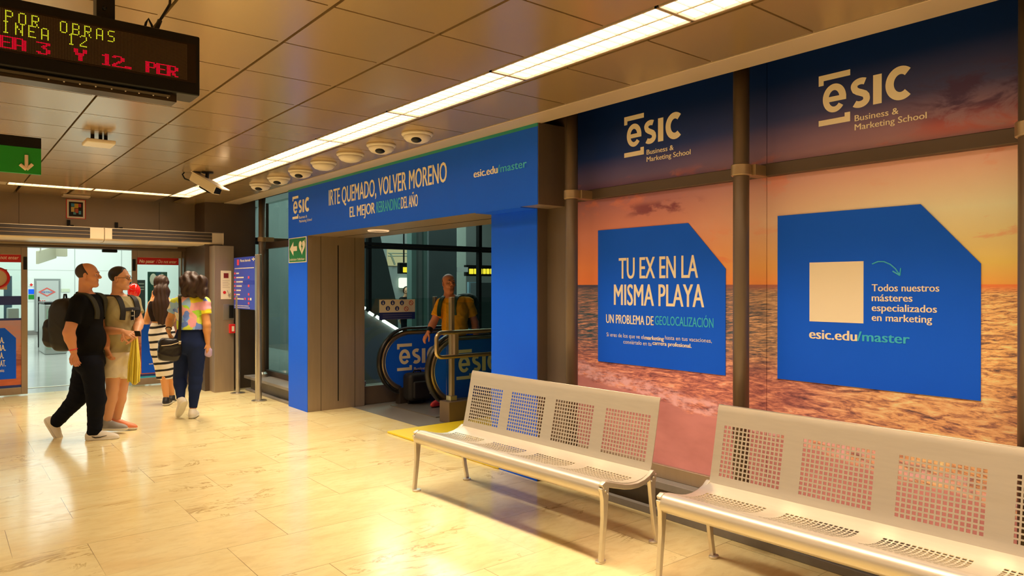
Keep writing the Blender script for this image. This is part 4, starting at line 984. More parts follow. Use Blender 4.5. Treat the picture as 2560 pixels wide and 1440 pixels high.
# hanging direction sign of the hall and its lamp
sx = ony(118, 640, 20.0)
t = thing('hanging_sign', 'beige hanging direction sign in the hall near the ceiling', 'sign', (sx[0], 20.0, sx[2]))
a0, a1, b0, b1 = ony(90, 660, 20.0), ony(90, 628, 20.0), ony(136, 645, 21.2), ony(136, 616, 21.2)
obj('panel', MB().add([a0, b0, b1, a1, a0 + (0.05, 0.05, 0), b0 + (0.05, 0.05, 0), b1 + (0.05, 0.05, 0), a1 + (0.05, 0.05, 0)], [(0, 1, 2, 3), (7, 6, 5, 4), (0, 4, 5, 1), (1, 5, 6, 2), (2, 6, 7, 3), (3, 7, 4, 0)]), mat('beige_sign', (0.50, 0.47, 0.33), 0.5), t)
obj('end_box', MB().box((b0[0], 21.2, b0[2] + 0.05), (b0[0] + 0.28, 21.5, b1[2])), mat('beige_sign'), t)
obj('hanger', MB().tube([(a1[0] + 0.1, 20.1, a1[2]), (a1[0] + 0.1, 20.1, 3.6)], 0.015, 8).tube([(b1[0], 21.2, b1[2]), (b1[0], 21.2, 3.6)], 0.015, 8), M_STEEL, t)
sb = MB()
for k in range(3):
    f0, f1 = 0.08 + 0.3 * k, 0.28 + 0.3 * k
    L_ = lambda f, g: a0 + (b0 - a0) * f + ((a1 + (b1 - a1) * f) - (a0 + (b0 - a0) * f)) * g + np.array((-0.012, -0.012, 0))
    sb.add([L_(f0, 0.25), L_(f1, 0.25), L_(f1, 0.75), L_(f0, 0.75)], [(0, 1, 2, 3)])
obj('pale_symbols', sb, mat('pale_symbol', (0.70, 0.66, 0.45), 0.5), t)
p = ony(274, 626, 12.2); tag(obj('hall_sensor', MB().box((p[0] - 0.10, 12.16, 2.055), (p[0] + 0.10, 12.24, 2.101)), M_BLACKMETAL, bevel=0.01), 'small dark door sensor under the head of the door opening', 'sensor')
# posters and boards seen through the right leaf
p = ony(393, 760, 14.6); t = thing('poster', 'dark green poster with pale figures behind the glass of the right leaf', 'poster', (p[0], 14.6, 0))
a, b = ony(370, 760, 14.6), ony(418, 680, 14.6)
obj('board', MB().box((a[0], 14.6, a[2]), (b[0], 14.64, b[2])), mat('dark_green_poster', (0.01, 0.07, 0.04), 0.5), t)
obj('legs', MB().box((a[0] + 0.02, 14.61, 0), (a[0] + 0.05, 14.63, a[2])).box((b[0] - 0.05, 14.61, 0), (b[0] - 0.02, 14.63, a[2])), M_BLACKMETAL, t)
obj('pale_shapes', MB().sphere((a[0] + 0.09, 14.6, b[2] - 0.14), (0.06, 0.012, 0.11), 14).sphere((a[0] + 0.24, 14.6, b[2] - 0.16), (0.07, 0.012, 0.12), 14), M_CREAM, t)
a, b = ony(344, 800, 14.2), ony(363, 700, 14.2)
t = thing('information_stand', 'dark grey information stand behind the glass next to the red balloon', 'sign stand', (a[0], 14.2, 0))
obj('panel', MB().box((a[0] - 0.15, 14.2, 0), (b[0], 14.28, b[2])), mat('dark_grey_board', (0.06, 0.065, 0.06), 0.5), t)
lt = MB()
for y in (708, 716, 722): u, v = ony(346, y + 3, 14.2), ony(360, y, 14.2); lt.box((u[0], 14.193, u[2]), (v[0], 14.199, v[2]))
obj('pale_lines', lt, mat('pale_lines', (0.45, 0.47, 0.38), 0.6), t)
# glazed booth seen through the left leaf
bx = ony(20, 760, 15.0)
t = thing('ticket_booth', 'pale grey booth with a blue panel behind the left door leaf', 'booth', (bx[0], 15.0, 0))
a, b = ony(10, 800, 15.0), ony(30, 690, 15.0); obj('blue_panel', MB().box((a[0], 15.0, 0), (b[0], 15.08, b[2])), mat('booth_blue', (0.10, 0.18, 0.26), 0.4), t)
a, b = ony(20, 800, 14.6), ony(48, 770, 14.6); obj('counter', MB().box((a[0], 14.6, 0), (b[0], 15.0, b[2])), mat('booth_grey', (0.5, 0.52, 0.48), 0.4), t, bevel=0.02)
# red balloon behind the second man
D3 = 9.0; q = ond(335, 727, D3)
t = thing('balloon', 'shiny red balloon beside the chin of the man in the olive shirt', 'balloon', tuple(q - np.array((0, 0, 0.1))))
obj('skin', MB().sphere(tuple(q), (0.075, 0.075, 0.095), 28), mat('balloon_red', (0.85, 0.015, 0.01), 0.12, coat=0.5), t, smooth=True)
obj('knot', MB().lathe([(0.006, -0.108), (0.016, -0.112), (0.004, -0.094)], tuple(q), 10), mat('balloon_red'), t)
obj('string', MB().tube([q + (0, 0, -0.108), q + (0.01, 0.0, -0.3), q + (-0.03, 0.02, -0.5), ond(336, 828, D3 - 1.3)], 0.0015, 5), M_CREAM, t)
# ------------------------------------------------------------------ escalators beyond the portal
YF, YN = 8.22, 6.98                 # planes of the far and the near balustrade
M_RUBBER = mat('handrail_rubber', (0.012, 0.011, 0.010), 0.35)
M_SKIRT = mat('escalator_skirt', (0.09, 0.07, 0.055), 0.4, 0.5)
def balustrade(Y, pxl, pxt, label, dark):
    # rounded newel end on the left, level top run, then sloping down to the right
    xl = float(ony(pxl, 895, Y)[0]); zt = 0.985; r = 0.43; zc = zt - r; xc = xl + r
    t = thing('escalator_balustrade', label, 'escalator', (xc, Y, 0), 'escalator balustrades with blue panels')
    arc = [(xc + r * math.cos(a), zc + r * math.sin(a)) for a in [math.radians(252 - k * (252 - 90) / 22) for k in range(23)]]
    run = [(xc + 0.6, zt), (xc + 1.1, zt - 0.03), (xc + 1.5, zt - 0.16), (xc + 4.6, zt - 2.0)]
    P = [(x, Y, z) for x, z in arc + run]
    hr = MB(); n = len(P)
    # flattened rubber rail: several side by side tubes merged into one band
    vs = []
    for i in range(n):
        a, b = np.array(P[max(i - 1, 0)]), np.array(P[min(i + 1, n - 1)]); d = (b - a) / np.linalg.norm(b - a); q = np.array([-d[2], 0, d[0]])
        for dy, dq in ((-0.042, 0.0), (-0.036, 0.018), (0, 0.024), (0.036, 0.018), (0.042, 0.0), (0.03, -0.012), (-0.03, -0.012)): vs.append(np.array(P[i]) + np.array([0, dy, 0]) + q * -dq * -1)
    fs = [(7 * i + k, 7 * i + (k + 1) % 7, 7 * i + 7 + (k + 1) % 7, 7 * i + 7 + k) for i in range(n - 1) for k in range(7)] + [tuple(range(7)), tuple(7 * (n - 1) + k for k in range(6, -1, -1))]
    obj('handrail', MB().add(vs, fs), M_RUBBER, t, smooth=True)
    inner = [(xc + (r - 0.055) * math.cos(a), zc + (r - 0.055) * math.sin(a)) for a in [math.radians(252 - k * (252 - 90) / 22) for k in range(23)]] + [(xc + 0.6, zt - 0.055), (xc + 1.1, zt - 0.085), (xc + 1.5, zt - 0.215), (xc + 4.6, zt - 2.055)]
    st = MB().tube([(x, Y, z) for x, z in inner], 0.03, 8)
    obj('guide_rail', st, mat('rail_steel', (0.34, 0.27, 0.19), 0.3, 0.8), t, smooth=True)
    # panel
    zlow = 0.17
    poly = [(x, z) for x, z in inner if z > zlow][::1]
    pts = [(poly[0][0], zlow)] + poly + [(xc + 4.6, -1.6), (xc + 1.6, zlow)]
    pts = [(x, z) for x, z in pts]
    obj('panel', MB().prism(pts, lambda u, v, d: (u, Y - d, v), -0.006, 0.006), M_BLUE, t)
    obj('edge_trim', MB().tube([(x - 0.0, Y - 0.008, z) for x, z in [(xc + (r - 0.088) * math.cos(a), zc + (r - 0.088) * math.sin(a)) for a in [math.radians(250 - k * 7) for k in range(23)]]], 0.004, 6), M_STEEL, t)
    obj('skirt', MB().prism([(xl + 0.28, 0), (xl + 6, 0), (xl + 6, 0.05), (xl + 2.2, zlow + 0.04), (xl + 0.28, zlow + 0.04)], lambda u, v, d: (u, Y - d, v), -0.06, 0.06), M_SKIRT, t)
    ff = lambda u, v, d: (u, Y - d, v)
    lu, lv = pxY(992, 860, Y) if not dark else pxY(1140, 875, Y)
    lg = MB(); school_logo(lg, ff, lu, lv, 0.00066, 0.0085)
    obj('logo', lg, M_CREAM, t)
    return t
balustrade(YF, 947, 1050, 'far escalator balustrade with pale logo, the man in orange rests a hand on it', False)
balustrade(YN, 1069, 1160, 'near escalator balustrade behind the glass barrier and tubular handrail', True)
# comb plate and treads of the escalator between the balustrades
sx0 = 5.35
t = thing('escalator_steps', 'grooved metal escalator steps between the two blue balustrades', 'escalator', (sx0, (YF + YN) / 2, 0))
cp = MB().box((4.55, YN + 0.08, 0.0), (sx0 + 1.2, YF - 0.08, 0.012))
for k in range(40): y = YN + 0.1 + k * (YF - YN - 0.2) / 40; cp.box((sx0, y, 0.012), (sx0 + 1.2, y + 0.008, 0.018))
obj('comb_plate', cp, mat('comb_metal', (0.30, 0.27, 0.23), 0.4, 0.7), t)
# low walls with glass barriers either side
M_PLINTH = mat('bronze_plinth', (0.20, 0.145, 0.095), 0.45, 0.4, vary=0.1, scale=5)
def barrier(x0, x1, Y, posts, label, ztop, zg):
    t = thing('glass_barrier', label, 'barrier', (x0, Y, 0), 'glass barriers beside the escalators')
    obj('plinth', MB().box((x0, Y - 0.10, 0), (x1, Y + 0.10, 0.24)), M_PLINTH, t, bevel=0.006)
    obj('glass', MB().box((x0 + 0.03, Y - 0.006, 0.24), (x1, Y + 0.006, zg)), glass_mat('barrier_glass', (0.86, 0.93, 0.91), 0.04), t)
    for px, zt in posts:
        x = float(ony(px, 800, Y)[0])
        obj('post', MB().box((x - 0.022, Y - 0.03, 0.24), (x + 0.022, Y + 0.03, zt)), M_BRONZE, t, bevel=0.003)
        obj('clamp', MB().box((x - 0.045, Y - 0.045, 0.24), (x + 0.045, Y + 0.045, 0.30)), M_STEEL, t, bevel=0.004)
    return t
barrier(4.32, 9.0, 8.52, ((903, 1.40), (1087, 1.40)), 'far glass barrier on a bronze plinth holding the pictogram sign', 1.4, 1.38)
nb = barrier(4.47, 8.0, 6.76, ((1129, 1.42),), 'near glass barrier on a bronze plinth with a tubular handrail loop', 1.4, 1.36)
# tubular handrail loop on the near barrier
Yh = 6.68; a = ony(1091, 862, Yh); z1, z0 = ony(1110, 832, Yh)[2], ony(1110, 893, Yh)[2]; x0 = a[0] + 0.0; r = 0.07
pts = [(9.0, Yh, z1), (x0 + r, Yh, z1)] + [(x0 + r - r * math.sin(b), Yh, z1 - r + r * math.cos(b)) for b in [math.pi / 2 * k / 6 for k in range(1, 7)]] + [(x0 + r - r * math.cos(b), Yh, z0 + r - r * math.sin(b)) for b in [math.pi / 2 * k / 6 for k in range(0, 7)]] + [(9.0, Yh, z0)]
hb = obj('handrail_loop', MB().tube(pts, 0.024, 12), mat('brass_steel', (0.62, 0.48, 0.29), 0.28, 0.85), nb, smooth=True)
x = float(ony(1129, 800, 6.76)[0])
obj('rail_bracket', MB().box((x - 0.012, Yh - 0.005, z0 - 0.02), (x + 0.04, 6.73, z1 + 0.02)), M_BRONZE, hb, bevel=0.003)
# pictogram sign on the far glass
Ys = 8.511; a, b = pxY(948, 800, Ys), pxY(1037, 748, Ys); f_ = frY(Ys)
t = thing('pictogram_sign', 'white and navy escalator rules sign with seven round pictograms on the far glass barrier', 'sign', ((a[0] + b[0]) / 2, Ys, a[1]))
zm = a[1] + (b[1] - a[1]) * 0.36
obj('upper_plate', MB().prism([(a[0], zm), (b[0], zm), (b[0], b[1]), (a[0], b[1])], f_, 0, 0.006), M_CREAM, t)
obj('lower_plate', MB().prism([(a[0], a[1]), (b[0], a[1]), (b[0], zm), (a[0], zm)], f_, 0, 0.006), M_NAVY, t)
def disc(name, px, py, r, m, par, d, fx=0.0):
    p = pxY(px, py, Ys); return obj(name, MB().add([f_(p[0] + r * math.cos(k * math.pi / 14), p[1] + r * math.sin(k * math.pi / 14), d) for k in range(28)], [tuple(range(28))]), m, par)
for px, py in ((957, 757), (981, 757), (1004, 757), (969, 771), (992, 771)):
    o = disc('blue_pictogram', px, py, 0.032, M_NAVY, t, 0.008)
    p = pxY(px, py, Ys); obj('figure', MB().add([f_(p[0] + x, p[1] + y, 0.010) for x, y in ((-0.006, 0.004), (0.006, 0.004), (0.009, -0.02), (-0.009, -0.02), (-0.005, 0.008), (0.005, 0.008), (0.005, 0.018), (-0.005, 0.018))], [(3, 2, 1, 0), (4, 5, 6, 7)]), M_CREAM, o)
for px, py in ((1027, 757), (1015, 772)):
    p = pxY(px, py, Ys); o = obj('red_pictogram', MB().tube([f_(p[0] + 0.029 * math.cos(k * math.pi / 14), p[1] + 0.029 * math.sin(k * math.pi / 14), 0.008) for k in range(28)], 0.004, 5, closed=True).tube([f_(p[0] - 0.02, p[1] + 0.02, 0.008), f_(p[0] + 0.02, p[1] - 0.02, 0.008)], 0.003, 5), mat('pictogram_red', (0.60, 0.05, 0.02), 0.5), t)
lt = MB()
for k in range(3): z = zm - 0.03 - 0.03 * k; lt.add([f_(u, v, 0.008) for u, v in ((a[0] + 0.05, z - 0.006), (b[0] - 0.05, z - 0.006), (b[0] - 0.05, z + 0.004), (a[0] + 0.05, z + 0.004))], [(0, 1, 2, 3)])
obj('small_print', lt, mat('dim_print', (0.15, 0.15, 0.30), 0.5), t)
# yellow floor plate before the escalator
yp = MB(); c0 = onz(968, 1083, 0)
yp.box((c0[0], 4.75, 0.002), (5.6, c0[1], 0.022))
tag(obj('floor_plate', yp, M_YELLOW, bevel=0.004), 'yellow rubber floor plate before the near escalator, partly behind the first bench', 'floor plate')
# black suitcase standing at the foot of the far balustrade
sb_ = onz(1028, 1006, 0.0)
t = thing('suitcase', 'black suitcase with a small white tag at the foot of the far escalator', 'suitcase', (sb_[0], sb_[1], 0))
c_ = np.array([sb_[0], sb_[1] - 0.15, 0.05]); 
obj('body', MB().box((c_[0] - 0.17, c_[1] - 0.11, 0.04), (c_[0] + 0.17, c_[1] + 0.11, 0.40)), mat('black_nylon', (0.010, 0.009, 0.009), 0.6), t, bevel=0.06, seg=4)
obj('front_pocket', MB().box((c_[0] - 0.13, c_[1] - 0.145, 0.08), (c_[0] + 0.13, c_[1] - 0.10, 0.30)), mat('black_nylon'), t, bevel=0.03, seg=3)
for dx in (-0.12, 0.12): obj('wheel', MB().lathe([(0.025, -0.015), (0.025, 0.015)], (c_[0] + dx, c_[1], 0.026), 16, axis=0), M_BLACK, t)
obj('carry_handle', MB().tube([(c_[0] - 0.06, c_[1], 0.39), (c_[0] - 0.05, c_[1], 0.425), (c_[0] + 0.05, c_[1], 0.425), (c_[0] + 0.06, c_[1], 0.39)], 0.011, 8), M_BLACK, t, smooth=True)
q = ond(1043, 985, 9.1); obj('tag', MB().box((c_[0] + 0.10, c_[1] - 0.152, 0.13), (c_[0] + 0.145, c_[1] - 0.148, 0.20)), M_CREAM, t)
for ch in t.children: ch.location.z += 0.014

# ------------------------------------------------------------------ atrium behind the escalators
YG2 = 11.4
struct('wall_atrium', MB().box((3.8, 18.6, 0), (16, 18.85, 6)), M_CONC)
struct('wall_atrium', MB().box((15.8, 0, 0), (16, 18.6, 6)), M_CONCDK)
struct('ceiling', MB().box((3.9, 0, 6), (16, 19, 6.15)), M_CONCDK)
struct('wall_atrium', MB().box((3.95, 0, H + 0.25), (4.05, 12.4, 6)), M_CONCDK)
struct('wall_atrium', MB().box((3.8, 12.46, 0), (3.95, 18.6, 6)), M_CONC)
struct('wall_atrium', MB().box((3.9, -0.2, 0), (16, 0, 6)), M_CONCDK)
# glass screen across the atrium
tz0, tz1 = ony(1060, 626, YG2)[2], ony(1060, 612, YG2)[2]
fr_ = MB()
for px in (922, 1197): x = float(ony(px, 700, YG2)[0]); fr_.box((x - 0.03, YG2 - 0.05, 0), (x + 0.03, YG2 + 0.05, 5))
fr_.box((3.9, YG2 - 0.06, tz0), (12, YG2 + 0.05, tz0 + 0.045)).box((3.9, YG2 - 0.06, tz1 - 0.045), (12, YG2 + 0.05, tz1))
struct('trim_15', fr_, M_BLACK)
struct('trim_16', MB().box((3.9, YG2 - 0.04, tz0 + 0.045), (12, YG2 + 0.04, tz1 - 0.045)), M_BRONZE)
struct('window_2', MB().box((3.95, YG2 - 0.006, 0.1), (12, YG2 + 0.006, 5)), M_GLASSDK)
# leaning concrete pier on the left, round and square columns
def slab(name, pts, Y, th, m, z_clip=None):
    return struct(name, MB().prism([pxY(x, y, Y) for x, y in pts], frY(Y), 0, -th), m)
slab('wall_pier', [(926, 900), (1000, 900), (992, 760), (980, 710), (968, 655), (957, 620), (945, 560), (926, 560)], 13.0, 0.5, M_CONCDK)
slab('wall_pier', [(1072, 960), (1142, 960), (1142, 480), (1072, 480)], 14.0, 0.7, M_CONCDK)
M_TEALWALL = mat('teal_panel', (0.22, 0.34, 0.31), 0.5, vary=0.1, scale=3)
for px, wd in ((1035, 11), (1051, 8), (1064, 8)):
    q = ony(px, 800, 13.4); struct('wall_pier', MB().box((q[0] - wd * 0.0052, 13.4, 0), (q[0] + wd * 0.0052, 13.6, 6)), M_TEALWALL if px != 1051 else M_CONC)
slab('trim_17', [(1140, 680), (1170, 680), (1170, 668), (1140, 668)], 15.0, 0.3, M_HALLWALL)
q0, q1 = pxY(1143, 760, 17.5), pxY(1165, 560, 17.5)
struct('wall_pier', MB().prism([q0, (q1[0], q0[1]), q1, (q0[0], q1[1])], frY(17.5), 0, -0.4), mat('pale_pier', (0.45, 0.50, 0.44), 0.6))
q0, q1 = pxY(1202, 960, 13.0), pxY(1250, 707, 13.0)
struct('wall_pier', MB().prism([q0, (q1[0], q0[1]), q1, (q0[0], q1[1])], frY(13.0), 0, -0.4), M_CONCDK)
# lit office window with a roof truss
w0, w1 = pxY(969, 664, 18.55), pxY(1023, 622, 18.55)
t = struct('window_3', MB().prism([(w0[0], w0[1]), (w1[0], w0[1]), (w1[0], w1[1]), (w0[0], w1[1])], frY(18.59), 0.0, 0.02), emis('lit_room', (0.85, 0.80, 0.42), 0.62))
tr = MB(); f8 = frY(18.55)
pA, pB = pxY(969, 633, 18.55), pxY(1023, 634, 18.55); tr.tube([f8(*pA, 0.03), f8(*pB, 0.03)], 0.02, 6)
pA, pB = pxY(969, 640, 18.55), pxY(1023, 640, 18.55); tr.tube([f8(*pA, 0.03), f8(*pB, 0.03)], 0.02, 6)
pA, pB = pxY(975, 634, 18.55), pxY(986, 662, 18.55); tr.tube([f8(*pA, 0.03), f8(*pB, 0.03)], 0.03, 6)
struct('trim_18', tr, mat('truss_grey', (0.28, 0.30, 0.22), 0.5))
# lit signs hanging in the atrium
def lit_sign(px0, py0, px1, py1, Y, blocks, label):
    a, b = pxY(px0, py1, Y), pxY(px1, py0, Y)
    t = thing('lit_sign', label, 'sign', ((a[0] + b[0]) / 2, Y, a[1]), 'lit signs hanging in the atrium')
    obj('case', MB().box((a[0], Y, a[1]), (b[0], Y + 0.12, b[1])), M_BLACKMETAL, t, bevel=0.01)
    obj('hanger', MB().tube([((a[0] + b[0]) / 2, Y + 0.06, b[1]), ((a[0] + b[0]) / 2, Y + 0.06, 6.0)], 0.02, 8), M_BLACKMETAL, t)
    for k, (x0, x1, y0, y1) in enumerate(blocks):
        c, d = pxY(x0, y1, Y), pxY(x1, y0, Y)
        obj('lit_symbol', MB().box((c[0], Y - 0.02, c[1]), (d[0], Y, d[1])), emis('sign_yellow', (1.0, 0.78, 0.04), 1.3), t, bevel=0.015)
lit_sign(999, 657, 1026, 684, 15.5, [(1007, 1018, 668, 681), (1019.5, 1023.5, 668, 681)], 'smaller dark sign with one yellow lit symbol left of the dark column')
lit_sign(1166, 664, 1246, 690, 15.5, [(1172.5, 1183, 672, 685), (1184.5, 1194, 672, 685), (1197, 1205, 672, 685), (1207, 1214, 672, 685), (1215.5, 1223, 672, 685), (1225, 1232, 672, 685)], 'wider dark sign with a row of yellow lit symbols beside the portal pillar')
# bright lamp and the row of lamps along the lower ramp
q = ony(1012, 708, 18.5); tag(obj('ramp_lamp', MB().box((q[0] - 0.17, 18.45, q[2] - 0.14), (q[0] + 0.17, 18.61, q[2] + 0.16)), emis('lamp_white', (0.9, 1.0, 0.72), 1.6), bevel=0.04), 'bright square wall lamp seen through the atrium glass', 'lamp')
for k, (x0, y0, x1, y1) in enumerate(((906, 768, 913, 771), (922, 781, 933, 788), (941, 791, 949, 797), (957, 801, 999, 827), (1000, 828, 1013, 836))):
    A_, B_ = ony(x0, y0, 10.6), ony(x1, y1, 10.6)
    tag(obj('strip_lamp', MB().tube([A_, B_], 0.026, 10), emis('strip_white', (0.95, 1.0, 0.88), 2.2)), ['short first strip lamp high on the ramp behind the barrier post', 'second short strip lamp going down the ramp', 'third short strip lamp beside the pictogram sign', 'longest bright strip lamp under the pictogram sign', 'last strip lamp just above the far handrail'][k], 'lamp', 'row of strip lamps along the ramp')
A_, B_ = ony(890, 762, 10.66), ony(1030, 850, 10.66)
struct('wall_ramp', MB().prism([(A_[0], 0.0), (B_[0] + 2.5, 0.0), (B_[0], B_[2]), (A_[0], A_[2])], frY(10.64), 0, -0.1), M_CONC)
# tall things in the dark: poster with a ring, seen past the man in orange
q0, q1 = pxY(1172, 790, 16.0), pxY(1194, 705, 16.0)
t = thing('poster', 'grey blue standing poster with a pale ring in the atrium behind the man in orange', 'poster', ((q0[0] + q1[0]) / 2, 16.0, 0))
obj('board', MB().box((q0[0], 16.0, 0), (q1[0], 16.08, q1[1])), mat('blue_grey_board', (0.20, 0.32, 0.38), 0.5), t)
c = pxY(1190, 742, 16.0); obj('ring', MB().tube([(c[0] + 0.09 * math.cos(k * math.pi / 16), 15.99, c[1] + 0.11 * math.sin(k * math.pi / 16)) for k in range(32)], 0.022, 6, closed=True), M_HALLWALL, t)
# ------------------------------------------------------------------ rounded solids: a distance field meshed into one continuous surface
_CE = [(0, 1), (2, 3), (4, 5), (6, 7), (0, 2), (1, 3), (4, 6), (5, 7), (0, 4), (1, 5), (2, 6), (3, 7)]
_CO = np.array([[i & 1, (i >> 1) & 1, (i >> 2) & 1] for i in range(8)])
class Sdf:
    def __init__(s, h): s.h = h; s.ops = []
    def cone(s, a, b, ra, rb, k=0.02, cut=None, sub=False):
        # round cone from a to b; cut: list of (point, normal) half spaces removed on the side of the normal
        a, b = np.array(a, float), np.array(b, float); rm = max(ra, rb)
        def fn(P):
            ab = b - a; t = np.clip(((P - a) @ ab) / (ab @ ab + 1e-9), 0, 1)
            d = np.linalg.norm(P - a - t[:, None] * ab, axis=1) - (ra + (rb - ra) * t)
            for p, n in (cut or []): d = np.maximum(d, (P - np.array(p)) @ np.array(n))
            return d
        s.ops.append((np.minimum(a, b) - rm, np.maximum(a, b) + rm, fn, k, sub)); return s
    def ell(s, c, r, ax=None, k=0.02, cut=None, sub=False, power=2.0):
        c, r = np.array(c, float), np.array(r, float); A = np.eye(3) if ax is None else np.array(ax, float)
        e = np.abs(A.T) @ r
        def fn(P):
            q = (P - c) @ A.T
            if power != 2.0:
                k0 = (np.abs(q / r) ** power).sum(1) ** (1 / power); d = (k0 - 1) * r.min()
            else:
                k0 = np.linalg.norm(q / r, axis=1); k1 = np.linalg.norm(q / (r * r), axis=1) + 1e-9; d = k0 * (k0 - 1) / k1
            for p, n in (cut or []): d = np.maximum(d, (P - np.array(p)) @ np.array(n))
            return d
        s.ops.append((c - e, c + e, fn, k, sub)); return s
    def chain(s, pts, rad, k=0.015, cut=None):
        for i in range(len(pts) - 1): s.cone(pts[i], pts[i + 1], rad[i], rad[i + 1], k, cut)
        return s
    def mesh(s, cuts=None, ripple=None):
        h = s.h; lo = np.min([o[0] for o in s.ops if not o[4]], 0) - 3 * h; hi = np.max([o[1] for o in s.ops if not o[4]], 0) + 3 * h
        n = np.ceil((hi - lo) / h).astype(int) + 1
        F = np.full(n, 0.2, np.float32)
        for a, b, fn, k, sub in s.ops:
            m = k + 2 * h; i0 = np.maximum(0, np.floor((a - m - lo) / h).astype(int)); i1 = np.minimum(n, np.ceil((b + m - lo) / h).astype(int) + 1)
            if (i1 <= i0).any(): continue
            g = np.stack(np.meshgrid(*[np.arange(i0[j], i1[j]) * h + lo[j] for j in range(3)], indexing='ij'), -1); sh = g.shape[:3]
            d = fn(g.reshape(-1, 3)).reshape(sh).astype(np.float32)
            sl = tuple(slice(i0[j], i1[j]) for j in range(3)); f = F[sl]
            if sub:
                d = -d; q = np.clip(0.5 + 0.5 * (f - d) / k, 0, 1); F[sl] = d + (f - d) * q + k * q * (1 - q)
            else:
                q = np.clip(0.5 + 0.5 * (d - f) / k, 0, 1); F[sl] = d + (f - d) * q - k * q * (1 - q)
        if cuts or ripple:
            g = [np.arange(n[j], dtype=np.float32) * h + lo[j] for j in range(3)]
            X, Y, Z = np.meshgrid(*g, indexing='ij')
            if ripple: F = F + ripple(X, Y, Z).astype(np.float32)
            for p, nn in (cuts or []): F = np.maximum(F, ((X - p[0]) * nn[0] + (Y - p[1]) * nn[1] + (Z - p[2]) * nn[2]).astype(np.float32))
        S_ = F < 0
        c = S_[:-1, :-1, :-1]; al = c.copy(); an = c.copy()
        for o in _CO[1:]:
            t = S_[o[0]:n[0] - 1 + o[0], o[1]:n[1] - 1 + o[1], o[2]:n[2] - 1 + o[2]]; al &= t; an |= t
        act = an & ~al; ids = np.argwhere(act); nv = len(ids)
        idx = np.full(act.shape, -1, np.int64); idx[act] = np.arange(nv)
        V = np.stack([F[ids[:, 0] + o[0], ids[:, 1] + o[1], ids[:, 2] + o[2]] for o in _CO], 1)
        acc = np.zeros((nv, 3)); cnt = np.zeros(nv)
        for a, b in _CE:
            fa, fb = V[:, a], V[:, b]; mk = (fa < 0) != (fb < 0); t = fa[mk] / (fa[mk] - fb[mk])
            acc[mk] += _CO[a] + t[:, None] * (_CO[b] - _CO[a]); cnt[mk] += 1
        vert = (ids + acc / cnt[:, None]) * h + lo
        quads = []
        for ax in range(3):
            o = [0, 0, 0]; o[ax] = 1
            A = S_; B = np.roll(S_, -1, ax)
            df = (A != B); sl = [slice(1, -1)] * 3; sl[ax] = slice(0, -1)
            m = np.zeros_like(df); m[tuple(sl)] = df[tuple(sl)]
            p = np.argwhere(m); u, v = [(1, 2), (2, 0), (0, 1)][ax]
            def cell(du, dv):
                q = p.copy(); q[:, u] -= du; q[:, v] -= dv; return idx[q[:, 0], q[:, 1], q[:, 2]]
            Q = np.stack([cell(0, 0), cell(1, 0), cell(1, 1), cell(0, 1)], 1)
            fl = ~S_[p[:, 0], p[:, 1], p[:, 2]]
            Q[fl] = Q[fl][:, ::-1]
            quads.append(Q)
        Q = np.concatenate(quads); Q = Q[(Q >= 0).all(1)]
        return vert, Q
FH = np.array([math.sin(YAW), math.cos(YAW), 0.0]); UP = np.array([0, 0, 1.0])
def dirv(a, el=0.0):
    # heading seen in the picture: 0 to the right, 90 towards us, 180 to the left, -90 away
    a = math.radians(a); e = math.radians(el); return (_R * math.cos(a) - FH * math.sin(a)) * math.cos(e) + UP * math.sin(e)
unit = lambda v: np.array(v, float) / (np.linalg.norm(v) + 1e-12)
def frame(f, up=UP):
    f = unit(f); l = unit(np.cross(up, f)); u = np.cross(f, l); return np.array([f, l, u])

def head(s, c, f, up=UP, sc=1.0, male=True):
    A = frame(f, up); F_, L_, U_ = A
    P = lambda x, y, z: c + (F_ * x + L_ * y + U_ * z) * sc
    e = lambda p, r, k=0.02: s.ell(P(*p), np.array(r) * sc, A, k)
    e((-0.012, 0, 0.042), (0.098, 0.078, 0.084)); e((0.022, 0, -0.022), (0.068, 0.062, 0.092), 0.03)
    s.cone(P(0.066, -0.012, -0.096), P(0.066, 0.012, -0.096), 0.024 * sc, 0.024 * sc, 0.025)
    for y in (-1, 1):
        s.cone(P(-0.005, y * 0.052, -0.060), P(0.055, y * 0.022, -0.096), 0.022 * sc, 0.020 * sc, 0.025)
        s.ell(P(0.066, y * 0.040, -0.022), np.array((0.022, 0.024, 0.022)) * sc, A, 0.025)
        s.ell(P(0.090, y * 0.031, 0.006), np.array((0.014, 0.017, 0.011)) * sc, A, 0.012, sub=True)
        s.ell(P(-0.008, y * 0.078, -0.004), np.array((0.019, 0.009, 0.033)) * sc, frame(F_ * 0.95 + L_ * y * 0.3, U_), 0.006)
        s.ell(P(-0.004, y * 0.086, -0.002), np.array((0.009, 0.006, 0.018)) * sc, A, 0.006, sub=True)
        s.cone(P(0.106, y * 0.008, -0.026), P(0.098, y * 0.014, -0.028), 0.009 * sc, 0.008 * sc, 0.008)
    s.cone(P(0.084, -0.034, 0.026), P(0.084, 0.034, 0.026), 0.012 * sc, 0.012 * sc, 0.02)
    s.cone(P(0.086, 0, 0.018), P(0.112, 0, -0.020), 0.009 * sc, 0.0125 * sc, 0.010)
    s.cone(P(0.084, -0.017, -0.052), P(0.084, 0.017, -0.052), 0.0085 * sc, 0.0085 * sc, 0.006)
    s.cone(P(0.080, -0.015, -0.066), P(0.080, 0.015, -0.066), 0.0095 * sc, 0.0095 * sc, 0.006)
    s.cone(P(0.092, -0.014, -0.0585), P(0.092, 0.014, -0.0585), 0.0022 * sc, 0.0022 * sc, 0.003, sub=True)
    return P, A
